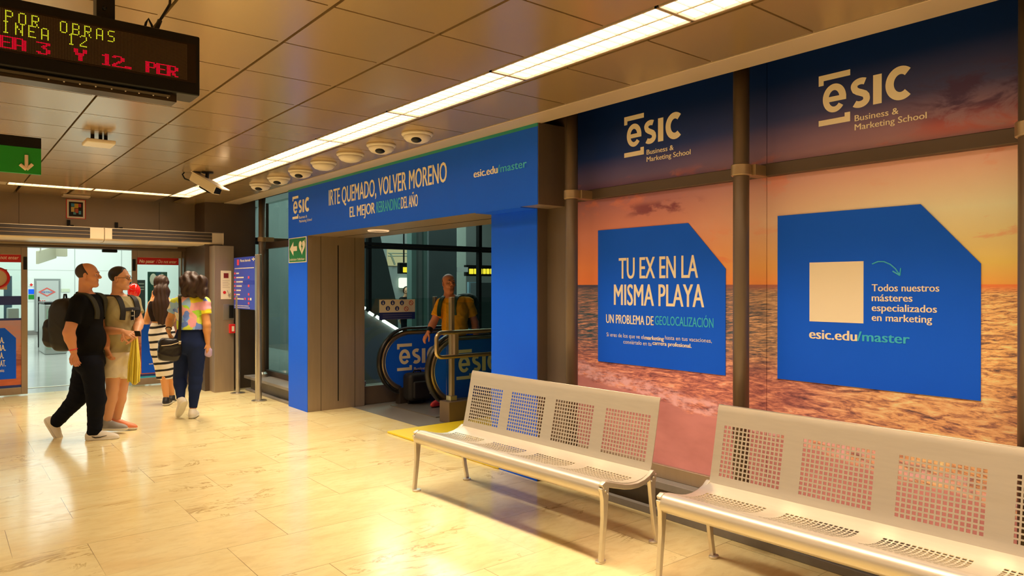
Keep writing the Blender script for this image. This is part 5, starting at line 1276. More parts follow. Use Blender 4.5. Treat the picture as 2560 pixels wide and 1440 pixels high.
def hand(s, w, v, n, side, curl=25, sc=1.0, spread=0.0):
    # w wrist, v towards the fingertips, n out of the palm, side: +1 if the thumb lies along +cross(v, n)
    v = unit(v); n = unit(n - v * (n @ v)); t = np.cross(v, n) * side
    base = [w + (v * 0.088 + t * y) * sc for y in (0.030, 0.0105, -0.009, -0.027)]
    for b, r in zip(base, (0.0145, 0.015, 0.0145, 0.013)): s.cone(w + (b - w) * 0.10 + 0.0 * t, b, 0.017 * sc, r * sc, 0.010)
    for b, L, y in zip(base, (0.070, 0.078, 0.072, 0.056), (1, 0.3, -0.4, -1)):
        d = unit(v + t * y * spread); p = b; a = math.radians(curl) * 0.6
        for sg, r0, r1 in ((0.45, 0.0098, 0.009), (0.30, 0.009, 0.0083), (0.25, 0.0083, 0.0068)):
            dd = d * math.cos(a) + n * math.sin(a); q = p + dd * L * sg * sc; s.cone(p, q, r0 * sc, r1 * sc, 0.004); p = q; a += math.radians(curl)
    p = w + (v * 0.028 + t * 0.026 + n * 0.006) * sc
    for dv, L, r0, r1 in ((v * 0.62 + t * 0.70 + n * 0.30, 0.042, 0.0145, 0.0115), (v * 0.85 + t * 0.35 + n * 0.40, 0.034, 0.011, 0.0095), (v * 0.95 + t * 0.10 + n * 0.45, 0.027, 0.0095, 0.0075)):
        q = p + unit(dv) * L * sc; s.cone(p, q, r0 * sc, r1 * sc, 0.006); p = q
    return s
def shoe(parent, ankle, toe, m_up, m_sole, up=None, sc=1.0, ground=None, stripe=None):
    # ankle: joint; toe: direction the foot points; the sole lies 8.5 cm below the joint
    f = unit(toe); up = unit(UP - f * (UP @ f)) if up is None else unit(up); l = np.cross(up, f); A = np.array([f, l, up])
    o = np.array(ankle) - up * 0.085 * sc
    P = lambda x, y, z: o + (f * x + l * y + up * z) * sc
    def mk(infl, cuts, h=0.006):
        s = Sdf(h)
        s.ell(P(0.085, 0, 0.026), np.array((0.125 + infl, 0.046 + infl, 0.046 + infl)) * sc, A, 0.02); s.ell(P(-0.022, 0, 0.042), np.array((0.058 + infl, 0.040 + infl, 0.056 + infl)) * sc, A, 0.03)
        s.cone(P(-0.012, 0, 0.05), P(-0.008, 0, 0.092), (0.045 + infl) * sc, (0.043 + infl) * sc, 0.02); s.cone(P(0.02, 0, 0.07), P(0.09, 0, 0.048), 0.034 * sc, 0.028 * sc, 0.02)
        return s.mesh(cuts)
    up_ = obj('shoe', mk(0, [(P(0, 0, 0.012), -up), (P(0, 0, 0.104), up + f * 0.25)]), m_up, parent, smooth=True)
    obj('sole', mk(0.005, [(P(0, 0, 0), -up), (P(0, 0, 0.024), up)]), m_sole, up_, smooth=True)
    lc = MB()
    for k in range(4): x = 0.045 + 0.022 * k; zz = 0.094 - 0.011 * k; lc.tube([P(x, -0.022, zz - 0.008), P(x, 0, zz), P(x, 0.022, zz - 0.008)], 0.0035 * sc, 6)
    obj('laces', lc, M_CREAM if stripe is None else stripe, up_, smooth=True)
    return up_, P
def skin(name, c): return mat(name, c, 0.5, vary=0.05, scale=9)
def cloth(name, c, **k): return mat(name, c, 0.9, spec=0.15, vary=k.get('vary', 0.08), scale=k.get('scale', 14), bump=k.get('bump', 0.25), sheen=0.0)
def eyes(P, parent, iris=(0.05, 0.03, 0.02)):
    for y in (-1, 1):
        e = obj('eye', MB().sphere(tuple(P(0.0715, y * 0.031, 0.006)), 0.0122, 12), mat('eye_white', (0.72, 0.64, 0.54), 0.25), parent, smooth=True)
        obj('iris', MB().sphere(tuple(P(0.0805, y * 0.031, 0.006)), 0.0055, 10), mat('iris_dark', iris, 0.2), e, smooth=True)
def brows(P, parent, m):
    mb = MB()
    for y in (-1, 1): mb.tube([P(0.094, y * 0.016, 0.026), P(0.095, y * 0.032, 0.031), P(0.084, y * 0.048, 0.026)], [0.0035, 0.0045, 0.003], 6)
    obj('eyebrows', mb, m, parent, smooth=True)
def limb(s, a, b, c, r, k=0.02, end=None):
    # two-bone limb with a fuller upper third of the second bone
    s.cone(a, b, r[0], r[1], k); m = b + (c - b) * 0.3; s.cone(b, m, r[1], r[2], k); q = unit(c - b); s.cone(m, c, r[2], r[3], k, None if end is None else [(c + q * end, q)]); return s
def sleeve(s, a, b, r0, r1, k=0.02): return s.cone(a, a + (b - a) * 1.25, r0, r1 + (r1 - r0) * 0.25, k, [(b, unit(b - a))])
def trunk(s, A, ch, be, pe, w=1.0, d=1.0, infl=0.0, k=0.05, fem=False):
    i = infl
    s.ell(ch, ((0.118 * d) + i, (0.168 * w) + i, 0.195 + i), A, k); s.ell(be, ((0.120 * d) + i, ((0.128 if fem else 0.152) * w) + i, 0.165 + i), A, k); s.ell(pe, ((0.120 if not fem else 0.128) * d + i, (0.160 if not fem else 0.172) * w + i, 0.135 + i), A, k)
    return s
def sway(a, fx=38.0, fz=46.0):
    # soft folds: thin ridges with wide valleys
    def f(X, Y, Z):
        w = np.sin(Z * fz * 0.9 + 7 * np.sin(X * 6 + 2 * Z) + 6 * np.sin(Y * 5 - 3 * Z)); v = np.sin((X - Y) * fx * 0.8 + 4 * np.sin(Z * 11))
        return -a * (np.maximum(w, 0) ** 3 * 0.9 + np.maximum(v, 0) ** 3 * 0.6 - 0.4)
    return f
SK1, SK2, SK3 = skin('skin_tanned', (0.62, 0.27, 0.125)), skin('skin_light', (0.72, 0.36, 0.19)), skin('skin_flushed', (0.58, 0.22, 0.11))
HB = mat('hair_dark', (0.014, 0.009, 0.006), 0.45, vary=0.3, scale=60, stretch=(1, 1, 0.2))
HBR = mat('hair_brown', (0.045, 0.022, 0.012), 0.5, spec=0.3, vary=0.45, scale=40, stretch=(1, 1, 0.06), bump=0.5)
BLK = cloth('black_cotton', (0.004, 0.004, 0.005)); DEN = cloth('dark_trousers', (0.005, 0.006, 0.011))
NAVY = cloth('navy_jeans', (0.012, 0.022, 0.075)); OLV = cloth('olive_jersey', (0.40, 0.35, 0.185)); BEI = cloth('beige_cotton', (0.76, 0.67, 0.48))
WSH = mat('white_shoe', (0.78, 0.72, 0.60), 0.5); WSO = mat('white_sole', (0.74, 0.70, 0.60), 0.5); GSH = mat('grey_shoe', (0.30, 0.28, 0.25), 0.6); OSH = mat('orange_toe', (0.75, 0.22, 0.08), 0.5)
NYL = mat('black_nylon', (0.010, 0.009, 0.009), 0.6)
def joints(D, d): return {k: ond(v[0], v[1], D + (v[2] if len(v) > 2 else 0)) for k, v in d.items()}
def strap(name, pts, wdt, th, m, parent, nrm):
    # flat webbing along pts; nrm: outward normals (one per point or one for all)
    n = len(pts); vs = []
    for i in range(n):
        a, b = np.array(pts[max(i - 1, 0)]), np.array(pts[min(i + 1, n - 1)]); t = unit(b - a); q = unit(nrm[i] if np.ndim(nrm) == 2 else nrm); sd = unit(np.cross(t, q)); q = np.cross(sd, t)
        for x, y in ((-1, -1), (1, -1), (1, 1), (-1, 1)): vs.append(np.array(pts[i]) + sd * x * wdt / 2 + q * y * th / 2)
    fs = [(0, 1, 2, 3), tuple(4 * (n - 1) + k for k in (3, 2, 1, 0))] + [(4 * i + k, 4 * i + 4 + k, 4 * i + 4 + (k + 1) % 4, 4 * i + (k + 1) % 4) for i in range(n - 1) for k in range(4)]
    return obj(name, MB().add(vs, fs), m, parent, smooth=False, bevel=0.003)
def cling(pts, cover, off=0.009):
    # lay a strap on the clothing it crosses
    from mathutils.bvhtree import BVHTree
    me = cover.data; bv = BVHTree.FromPolygons([v.co for v in me.vertices], [tuple(q.vertices) for q in me.polygons])
    P = np.array(pts, float); out = []; nr = []
    for i in range(len(P) - 1):
        for k in range(4):
            q = P[i] + (P[i + 1] - P[i]) * k / 4; c, n, _, _ = bv.find_nearest(Vector(q))
            n = np.array(n); out.append(np.array(c) + n * off); nr.append(n)
    out = np.array(out); nr = np.array(nr)
    for _ in range(2): out[1:-1] = (out[:-2] + 2 * out[1:-1] + out[2:]) / 4; nr[1:-1] = (nr[:-2] + 2 * nr[1:-1] + nr[2:]) / 4
    return out, nr
def soft_box(c, A, r, m, name, parent, power=4.0, h=0.008, extra=None):
    s = Sdf(h); s.ell(c, r, A, 0.03, power=power)
    if extra: extra(s)
    return obj(name, s.mesh(None, sway(0.003)), m, parent, smooth=True)

# ---- man in black walking to the right with a black backpack
D = EYE * FPX / (1097 - 715); J = joints(D, dict(head=(220, 689, 0), neck=(214, 738, 0), ch=(219, 785, 0), be=(226, 845, 0), pe=(224, 905, 0),
    rs=(196, 757, -0.16), re=(172, 832, -0.27), rw=(184, 879, -0.24), ls=(246, 752, 0.15), le=(263, 815, 0.22), lw=(266, 868, 0.10),
    rh=(230, 917, -0.08), rk=(241, 1000, -0.07), ra=(236, 1078, -0.05), lh=(212, 917, 0.08), lk=(192, 998, 0.08), la=(141, 1054, 0.06)))
b0 = dirv(-10); A = frame(b0); p = thing('person', 'man in black polo shirt and dark trousers striding to the right in the foreground', 'person', onz(225, 1097, 0), 'people walking in the passage')
s = Sdf(0.0048); HP, HA = head(s, J['head'], dirv(-17, 2), UP, 1.0)
s.cone(J['head'] - UP * 0.06 - dirv(-17) * 0.03, J['neck'], 0.053, 0.064, 0.03); trunk(s, A, J['ch'], J['be'], J['pe'], 1.06, 1.04)
for q in 'rl':
    s.cone(J['neck'] - UP * 0.03, J[q + 's'], 0.066, 0.066, 0.04); limb(s, J[q + 's'], J[q + 'e'], J[q + 'w'], (0.062, 0.050, 0.050, 0.031)); limb(s, J[q + 'h'], J[q + 'k'], J[q + 'a'], (0.098, 0.066, 0.062, 0.042))
hand(s, J['rw'], ond(191, 917, D - 0.2) - J['rw'], dirv(60) * 0.6 + dirv(0) * 0.8, 1, 30); hand(s, J['lw'], np.array((0.05, -0.05, -0.9)) + b0 * 0.2, dirv(-60), -1, 30)
body = obj('body', s.mesh(), SK1, p, smooth=True); eyes(HP, p); brows(HP, p, HB)
s = Sdf(0.006); s.ell(HP(-0.014, 0, 0.042), (0.100, 0.0825, 0.0875), HA, 0.01)
obj('hair', s.mesh([(HP(0.0, 0, 0.05), HA[0] * 1.0 + HA[2] * 0.55), (HP(0, 0, -0.055), -HA[2])]), mat('hair_cropped', (0.035, 0.018, 0.010), 0.6, vary=0.4, scale=40), p, smooth=True)
s = Sdf(0.007); trunk(s, A, J['ch'], J['be'] - UP * 0.01, J['pe'] - UP * 0.01, 1.06, 1.04, 0.016)
for q in 'rl': s.cone(J['neck'] - UP * 0.035, J[q + 's'], 0.074, 0.078, 0.04); sleeve(s, J[q + 's'], J[q + 's'] + (J[q + 'e'] - J[q + 's']) * 0.68, 0.076, 0.070)
hem = J['pe'] - UP * 0.03
shirt = obj('polo_shirt', s.mesh([(hem, -UP), (J['neck'] + UP * 0.012, UP)], sway(0.0035)), BLK, p, smooth=True)
cp = [J['neck'] + (dirv(-10 + 360 * k / 16) * 0.074 + UP * (0.0 - 0.024 * math.cos(2 * math.pi * k / 16))) for k in range(16)]
obj('collar', MB().tube(cp, 0.014, 8, closed=True), BLK, shirt, smooth=True)
s = Sdf(0.007); s.ell(J['pe'], (0.140, 0.185, 0.14), A, 0.05)
for q in 'rl': limb(s, J[q + 'h'], J[q + 'k'], J[q + 'a'] + UP * 0.0, (0.108, 0.084, 0.074, 0.066), 0.03, 0.03)
sh = unit(J['la'] - J['lk'])
obj('trousers', s.mesh([(J['pe'] + UP * 0.08, UP)], sway(0.004)), DEN, p, smooth=True)
u1, P1_ = shoe(p, J['ra'] + UP * 0.0, dirv(-14), WSH, WSO, UP, 1.08)
obj('swoosh', MB().tube([P1_(-0.02, -0.044, 0.048), P1_(0.02, -0.048, 0.034), P1_(0.06, -0.049, 0.036), P1_(0.115, -0.042, 0.048)], [0.003, 0.006, 0.005, 0.002], 6), M_BLACK, u1)
shoe(p, J['la'] + np.array((0, 0, 0.0)), dirv(-18, -62), WSH, WSO, dirv(-18, 28), 1.05)
wr = J['rw'] + (J['re'] - J['rw']) * 0.12; ax_ = unit(J['re'] - J['rw']); e1 = unit(np.cross(ax_, UP)); e2 = np.cross(ax_, e1)
obj('bracelet', MB().tube([wr + (e1 * math.cos(a) + e2 * math.sin(a)) * 0.037 for a in [2 * math.pi * k / 20 for k in range(20)]], 0.005, 6, closed=True), M_RED, p)
bp = thing('backpack', 'black backpack on the back of the man in black', 'backpack', ond(155, 860, D), 'backpacks')
bc = ond(163, 812, D + 0.02); Ab = frame(b0, unit(UP + b0 * 0.22))
soft_box(bc, Ab, (0.125, 0.17, 0.27), NYL, 'main_bag', bp, 3.2); soft_box(bc - Ab[0] * 0.115 - Ab[2] * 0.08, Ab, (0.065, 0.13, 0.15), NYL, 'front_pocket', bp, 3.2)
for q, dd in (('r', -1), ('l', 1)):
    sP = J[q + 's'] + (J['neck'] - J[q + 's']) * 0.35; o = A[1] * 0.0
    q_, n_ = cling([bc + Ab[2] * 0.16 + Ab[1] * dd * -0.09 + Ab[0] * 0.12, sP + UP * 0.08 - b0 * 0.06, sP + UP * 0.09, sP + b0 * 0.12 + UP * 0.02, sP + b0 * 0.16 - UP * 0.10, sP + b0 * 0.14 - UP * 0.22], shirt); strap('shoulder_strap', q_, 0.055, 0.014, mat('olive_webbing', (0.045, 0.042, 0.024), 0.7, spec=0.2), bp, n_)
obj('top_handle', MB().tube([bc + Ab[2] * 0.24 - Ab[1] * 0.04, bc + Ab[2] * 0.31 - Ab[1] * 0.02, bc + Ab[2] * 0.31 + Ab[1] * 0.02, bc + Ab[2] * 0.24 + Ab[1] * 0.04], 0.009, 8), NYL, bp, smooth=True)

# ---- man in the olive T-shirt with glasses, half behind him
D = EYE * FPX / (1081 - 715); J = joints(D, dict(head=(300, 697, 0), neck=(293, 742, 0), ch=(301, 785, 0), be=(300, 838, -0.01), pe=(297, 888, 0),
    rs=(266, 757, -0.06), re=(258, 826, -0.10), rw=(306, 829, -0.24), ls=(334, 755, 0.10), le=(348, 808, 0.06), lw=(340, 836, -0.14),
    rh=(283, 905, -0.06), rk=(281, 972, -0.08), ra=(268, 1054, -0.05), lh=(312, 905, 0.08), lk=(303, 975, 0.04), la=(291, 1050, 0.10)))
b0 = dirv(20); A = frame(b0); p = thing('person', 'man in olive T-shirt, glasses and beige shorts walking behind the man in black', 'person', onz(285, 1081, 0), 'people walking in the passage')
s = Sdf(0.0048); HP, HA = head(s, J['head'], dirv(-4, 0), UP, 0.98)
s.cone(J['head'] - UP * 0.06 - dirv(-4) * 0.03, J['neck'], 0.047, 0.055, 0.03); trunk(s, A, J['ch'], J['be'], J['pe'], 1.0, 1.12)
for q in 'rl':
    s.cone(J['neck'] - UP * 0.03, J[q + 's'], 0.06, 0.06, 0.04); limb(s, J[q + 's'], J[q + 'e'], J[q + 'w'], (0.056, 0.044, 0.044, 0.028)); limb(s, J[q + 'h'], J[q + 'k'], J[q + 'a'], (0.092, 0.058, 0.060, 0.038))
hand(s, J['rw'], ond(338, 838, D - 0.26) - J['rw'], -UP * 0.7 - dirv(90) * 0.5, -1, 14, 1.05, 0.12); hand(s, J['lw'], dirv(160, -10), dirv(90) * 0.4 - UP * 0.3 + dirv(180) * 0.4, -1, 30, 1.0)
obj('body', s.mesh(), SK2, p, smooth=True); eyes(HP, p); brows(HP, p, HB)
s = Sdf(0.006); s.ell(HP(-0.014, 0, 0.045), (0.102, 0.083, 0.090), HA, 0.01)
obj('hair', s.mesh([(HP(0.050, 0, 0.085), HA[0]), (HP(0.012, 0, 0.03), HA[0] * 0.75 - HA[2] * 0.66), (HP(0, 0, -0.05), -HA[2])]), HB, p, smooth=True)
gl = MB()
for y in (-1, 1):
    gl.tube([HP(0.100, y * 0.031, 0.006) + (HA[1] * 0.022 * math.cos(a) + HA[2] * 0.015 * math.sin(a)) for a in [2 * math.pi * k / 18 for k in range(18)]], 0.0022, 6, closed=True)
    gl.tube([HP(0.098, y * 0.053, 0.010), HP(0.05, y * 0.076, 0.010), HP(-0.006, y * 0.084, 0.008)], 0.0022, 6)
gl.tube([HP(0.101, -0.010, 0.009), HP(0.108, 0, 0.011), HP(0.101, 0.010, 0.009)], 0.0022, 6)
obj('glasses', gl, M_BLACK, p, smooth=True)
s = Sdf(0.007); trunk(s, A, J['ch'], J['be'], J['pe'], 1.0, 1.12, 0.016)
for q in 'rl': s.cone(J['neck'] - UP * 0.04, J[q + 's'], 0.066, 0.072, 0.04); sleeve(s, J[q + 's'], J[q + 's'] + (J[q + 'e'] - J[q + 's']) * 0.55, 0.070, 0.072)
shirt = obj('t_shirt', s.mesh([(J['pe'] + UP * 0.04, -UP), (J['neck'] + UP * 0.005, UP)], sway(0.005, 30, 40)), OLV, p, smooth=True)
s = Sdf(0.007); s.ell(J['pe'], (0.140, 0.175, 0.14), A, 0.05)
for q in 'rl': s.cone(J[q + 'h'], J[q + 'h'] + (J[q + 'k'] - J[q + 'h']) * 0.9, 0.112, 0.105, 0.03, [(J[q + 'h'] + (J[q + 'k'] - J[q + 'h']) * 0.58, unit(J[q + 'k'] - J[q + 'h']))])
obj('shorts', s.mesh([(J['pe'] + UP * 0.06, UP)], sway(0.005)), BEI, p, smooth=True)
shoe(p, J['ra'], dirv(2), GSH, WSO, UP, 1.05); shoe(p, J['la'], dirv(-10, -6), OSH, WSO, dirv(-10, 84), 1.05)
bp = thing('backpack', 'dark backpack with chest strap worn by the man in the olive T-shirt', 'backpack', J['ch'] - b0 * 0.2, 'backpacks')
bc = J['ch'] - b0 * 0.235 - UP * 0.02; soft_box(bc, A, (0.095, 0.15, 0.23), NYL, 'main_bag', bp, 3.2)
for q, dd in (('r', -1), ('l', 1)):
    sP = J[q + 's'] + (J['neck'] - J[q + 's']) * 0.35
    q_, n_ = cling([bc + A[2] * 0.16 + A[1] * dd * 0.08 + b0 * 0.10, sP + UP * 0.08 - b0 * 0.06, sP + UP * 0.09, sP + b0 * 0.12 + UP * 0.02, sP + b0 * 0.16 - UP * 0.10, sP + b0 * 0.14 - UP * 0.22], shirt); strap('shoulder_strap', q_, 0.052, 0.013, NYL, bp, n_)
c_ = J['ch'] + b0 * 0.155 + UP * 0.055
q_, n_ = cling([c_ + A[1] * 0.10, c_, c_ - A[1] * 0.10], shirt, 0.012); strap('chest_strap', q_, 0.035, 0.008, NYL, bp, n_)
sg_ = thing('sunglasses', 'dark sunglasses hung on the chest strap of the olive T-shirt man', 'sunglasses', ond(298, 765, D - 0.2))
q0 = np.array(cling([c_, c_ - UP * 0.01], shirt, 0.028)[0][0]) - UP * 0.02
for k in (0, 1): obj('lens', MB().obox(q0 - UP * (0.028 + 0.05 * k), unit(b0) * 0.004, A[1] * 0.020, UP * 0.021), mat('dark_lens', (0.01, 0.01, 0.01), 0.08), sg_, bevel=0.006)
obj('frame', MB().tube([q0 + UP * 0.01, q0 - UP * 0.10], 0.004, 6).tube([q0 - UP * 0.002 + b0 * 0.003 + A[1] * 0.02, q0 - UP * 0.05 + b0 * 0.003 + A[1] * 0.022, q0 - UP * 0.10 + b0 * 0.003 + A[1] * 0.02], 0.003, 6), mat('pale_frame', (0.7, 0.7, 0.68), 0.2), sg_)
q0 = ond(344, 834, D - 0.29); t = thing('phone', 'black phone in the hands of the man in the olive T-shirt', 'phone', q0)
obj('case', MB().obox(q0, dirv(20) * 0.036, unit(UP + dirv(90) * 0.4) * 0.030, np.cross(dirv(20), unit(UP + dirv(90) * 0.4)) * 0.0045), M_BLACK, t, bevel=0.003)
# yellow jacket hanging from his left hand
D4 = D - 0.10; t = thing('jacket', 'yellow jacket hanging from the forearm of the man in the olive T-shirt', 'jacket', ond(332, 958, D4))
n, m = 22, 26; vs = []
for i in range(m + 1):
    f = i / m; xc = 338 - 4 * f; wd = 5 + 9.5 * min(1, f * 1.6); y = 838 + 120 * f
    for j in range(n + 1):
        g = j / n - 0.5; vs.append(ond(xc + 2 * g * wd, y + 4 * math.sin(7 * g + 1), D4 + (0.022 * math.sin(g * 15 + 1.5 * f) + 0.012 * math.sin(g * 31 + 2)) * (0.3 + f)))
jk = MB(); jk.add(vs, [(i * (n + 1) + j, i * (n + 1) + j + 1, (i + 1) * (n + 1) + j + 1, (i + 1) * (n + 1) + j) for i in range(m) for j in range(n)])
YC = mat('yellow_cloth', (0.85, 0.72, 0.10), 0.8)
obj('front_fold', jk, YC, t, smooth=True, solid=0.012)
vs = []
for i in range(11):
    f = i / 10
    for j in range(9): g = j / 8 - 0.5; vs.append(ond(318 - 14 * f + 2 * g * (7 - 2 * f), 868 + 82 * f, D4 + 0.16 + 0.014 * math.sin(g * 12)))
obj('back_fold', MB().add(vs, [(i * 9 + j, i * 9 + j + 1, (i + 1) * 9 + j + 1, (i + 1) * 9 + j) for i in range(10) for j in range(8)]), YC, t, smooth=True, solid=0.012)

# ---- woman with long hair and striped skirt, seen from behind
D = EYE * FPX / (1012 - 715); J = joints(D, dict(head=(402, 712, 0), neck=(402, 746, 0), ch=(403, 772, 0), be=(404, 803, 0), pe=(405, 838, 0),
    ls=(380, 760, 0.02), le=(366, 803, 0.04), lw=(382, 745, 0.16), rs=(424, 758, -0.02), re=(432, 795, 0.05), rw=(428, 812, 0.18),
    lh=(396, 850, -0.02), lk=(408, 915, -0.03), la=(416, 997, -0.04), rh=(414, 850, 0.04), rk=(420, 915, 0.07), ra=(430, 992, 0.22)))
b0 = dirv(-120); A = frame(b0); p = thing('person', 'woman with very long brown hair and black and white striped skirt, hand to her face', 'person', onz(412, 1012, 0), 'people walking in the passage')
s = Sdf(0.005); HP, HA = head(s, J['head'], dirv(-140, -3), UP, 0.93)
s.cone(J['head'] - UP * 0.06, J['neck'], 0.042, 0.046, 0.02); trunk(s, A, J['ch'], J['be'], J['pe'], 0.86, 0.84, fem=True)
for q in 'lr':
    s.cone(J['neck'] - UP * 0.03, J[q + 's'], 0.045, 0.046, 0.03); limb(s, J[q + 's'], J[q + 'e'], J[q + 'w'], (0.045, 0.036, 0.036, 0.024)); limb(s, J[q + 'h'], J[q + 'k'], J[q + 'a'], (0.088, 0.052, 0.054, 0.032))
hand(s, J['lw'], ond(388, 722, D + 0.14) - J['lw'], dirv(-60), 1, 30, 0.9); hand(s, J['rw'], dirv(-150, 20), -UP, 1, 30, 0.9)
obj('body', s.mesh(), mat('skin_warm', (0.74, 0.34, 0.12), 0.5, vary=0.05), p, smooth=True); eyes(HP, p)
s = Sdf(0.006); s.ell(HP(-0.016, 0, 0.036), (0.104, 0.092, 0.096), HA, 0.02)
Ah = frame(b0); back = -b0
s.ell(ond(404, 730, D - 0.09), (0.055, 0.105, 0.10), Ah, 0.04); s.ell(ond(403, 765, D - 0.125), (0.045, 0.105, 0.15), Ah, 0.04); s.ell(ond(400, 797, D - 0.125), (0.032, 0.085, 0.10), Ah, 0.04); s.cone(ond(398, 808, D - 0.12), ond(395, 836, D - 0.115), 0.035, 0.012, 0.03)
obj('hair', s.mesh([(HP(0.06, 0, 0.06), HA[0] - HA[2] * 0.3)], lambda X, Y, Z: 0.004 * np.sin(((X * _R[0] + Y * _R[1]) * 150) + 3 * np.sin(Z * 9))), HBR, p, smooth=True)
s = Sdf(0.006); s.ell(J['ch'], (0.118, 0.158, 0.19), A, 0.03); s.ell(J['be'], (0.116, 0.124, 0.16), A, 0.04)
obj('top', s.mesh([(ond(404, 803, D), -UP), (J['ch'] + UP * 0.10, UP)], sway(0.003)), cloth('black_lace', (0.02, 0.012, 0.010)), p, smooth=True)
def striped():
    g = G('striped_knit'); w_ = g.m2('ADD', g.z, g.m2('MULTIPLY', g.noise(g.tc.outputs['Object'], 5, 2), 0.03)); ph = g.m2('FRACT', g.m2('DIVIDE', g.m2('SUBTRACT', w_, g.m2('MULTIPLY', g.x, 0.12)), 0.094))
    g.put(g.mix(g.rng(ph, 0.30, 0.34, 0, 1), (0.012, 0.011, 0.012), (0.84, 0.78, 0.68)), g.b.inputs['Base Color']); g.b.inputs['Roughness'].default_value = 0.85; return g.m
s = Sdf(0.006); s.ell(J['pe'] + UP * 0.02, (0.130, 0.160, 0.16), A, 0.05); s.ell(J['be'] - UP * 0.06, (0.108, 0.124, 0.10), A, 0.05); hm = (J['lk'] + J['rk']) / 2
s.ell(ond(408, 872, D), (0.125, 0.155, 0.20), A, 0.06)
for q in 'lr': s.cone(J[q + 'h'], J[q + 'k'], 0.104, 0.068, 0.04); s.cone(ond(411, 905, D), ond(413, 955, D + 0.02), 0.108, 0.082, 0.06)
obj('skirt', s.mesh([(ond(405, 806, D), UP), (ond(412, 947, D), -UP)]), striped(), p, smooth=True)
BS = mat('black_shoe', (0.015, 0.014, 0.014), 0.5); shoe(p, J['la'], dirv(-100), BS, WSO, UP, 0.92); shoe(p, J['ra'], dirv(-104, -14), BS, WSO, None, 0.92)

# ---- woman in the bright tie-dyed T-shirt, walking away with a black shoulder bag
D = EYE * FPX / (1044 - 715); J = joints(D, dict(head=(474, 706, 0), neck=(476, 742, 0), ch=(479, 775, 0), be=(480, 815, 0), pe=(476, 856, 0),
    ls=(441, 757, 0.02), le=(425, 800, 0.06), lw=(421, 826, -0.04), rs=(511, 757, -0.02), re=(517, 812, -0.05), rw=(519, 858, 0.0),
    lh=(459, 866, 0.03), lk=(450, 945, 0.05), la=(452, 1002, -0.08), rh=(492, 866, -0.02), rk=(489, 950, -0.02), ra=(482, 1026, -0.03)))
b0 = dirv(-110); A = frame(b0); p = thing('person', 'woman in bright tie-dyed T-shirt and navy jeans walking away with a shoulder bag', 'person', onz(474, 1044, 0), 'people walking in the passage')
s = Sdf(0.005); HP, HA = head(s, J['head'], dirv(-165, -3), UP, 0.96)
s.cone(J['head'] - UP * 0.06, J['neck'], 0.046, 0.05, 0.02); trunk(s, A, J['ch'], J['be'], J['pe'], 0.98, 0.95, fem=True)
for q in 'lr':
    s.cone(J['neck'] - UP * 0.03, J[q + 's'], 0.052, 0.052, 0.03); limb(s, J[q + 's'], J[q + 'e'], J[q + 'w'], (0.052, 0.042, 0.042, 0.027)); limb(s, J[q + 'h'], J[q + 'k'], J[q + 'a'], (0.092, 0.055, 0.055, 0.036))
hand(s, J['lw'], dirv(-40, -75), dirv(-20), 1, 25, 0.95); hand(s, J['rw'], dirv(-10, -80), dirv(200), -1, 35, 0.95)
obj('body', s.mesh(), mat('skin_warm'), p, smooth=True); eyes(HP, p)
s = Sdf(0.006); s.ell(HP(-0.012, 0, 0.036), (0.112, 0.102, 0.100), HA, 0.02); rnd = random.Random(4)
s.ell(ond(480, 716, D - 0.06), (0.10, 0.125, 0.12), frame(b0), 0.04)
for k in range(16):
    x = 456 + 3.6 * k; dz = 722 + 4 * math.sin(k * 1.1) + 0.5 * k; s.cone(ond(x, 700, D - 0.07), ond(x + rnd.uniform(-2, 5), dz + 8, D - 0.09 + rnd.uniform(-.02, .02)), 0.04, 0.028, 0.035)
obj('hair', s.mesh([(HP(0.045, 0, 0.05), HA[0] - HA[2] * 0.2)], lambda X, Y, Z: 0.006 * np.sin(((X * _R[0] + Y * _R[1]) * 70) + 2.2 * np.sin(Z * 26 + 1))), mat('hair_wavy', (0.040, 0.020, 0.012), 0.5, spec=0.3, vary=0.5, scale=40, stretch=(1, 1, 0.3), bump=0.4), p, smooth=True)
def tiedye():
    g = G('tie_dye'); mp = g.N.new('ShaderNodeMapping'); g.L.new(g.tc.outputs['Object'], mp.inputs[0]); mp.inputs['Location'].default_value = (0.3, 0.1, 0.2)
    dn = g.N.new('ShaderNodeTexNoise'); g.L.new(mp.outputs[0], dn.inputs['Vector']); dn.inputs['Scale'].default_value = 5
    ad = g.N.new('ShaderNodeMixRGB'); ad.blend_type = 'ADD'; ad.inputs[0].default_value = 0.16; g.L.new(mp.outputs[0], ad.inputs[1]); g.L.new(dn.outputs['Color'], ad.inputs[2])
    v = g.N.new('ShaderNodeTexVoronoi'); v.inputs['Scale'].default_value = 11; g.L.new(ad.outputs[0], v.inputs['Vector'])
    sp = g.N.new('ShaderNodeSeparateXYZ'); g.L.new(v.outputs['Color'], sp.inputs[0])
    r = g.N.new('ShaderNodeValToRGB'); r.color_ramp.interpolation = 'CONSTANT'; e = r.color_ramp.elements
    cols = [(0.92, 0.78, 0.03), (0.92, 0.42, 0.50), (0.45, 0.85, 0.08), (0.16, 0.30, 0.92), (0.92, 0.86, 0.70), (0.94, 0.50, 0.45), (0.35, 0.60, 0.95), (0.75, 0.92, 0.12)]
    e[0].position = 0; e[0].color = (*cols[0], 1); e[1].position = 0.125; e[1].color = (*cols[1], 1)
    for k in range(2, 8): q = e.new(k / 8); q.color = (*cols[k], 1)
    g.L.new(sp.outputs[0], r.inputs[0]); g.put(r.outputs[0], g.b.inputs['Base Color']); g.b.inputs['Roughness'].default_value = 0.85; return g.m
s = Sdf(0.007); trunk(s, A, J['ch'], J['be'], J['pe'], 0.98, 0.95, 0.018, fem=True); s.ell(J['be'], (0.135, 0.158, 0.16), A, 0.05)
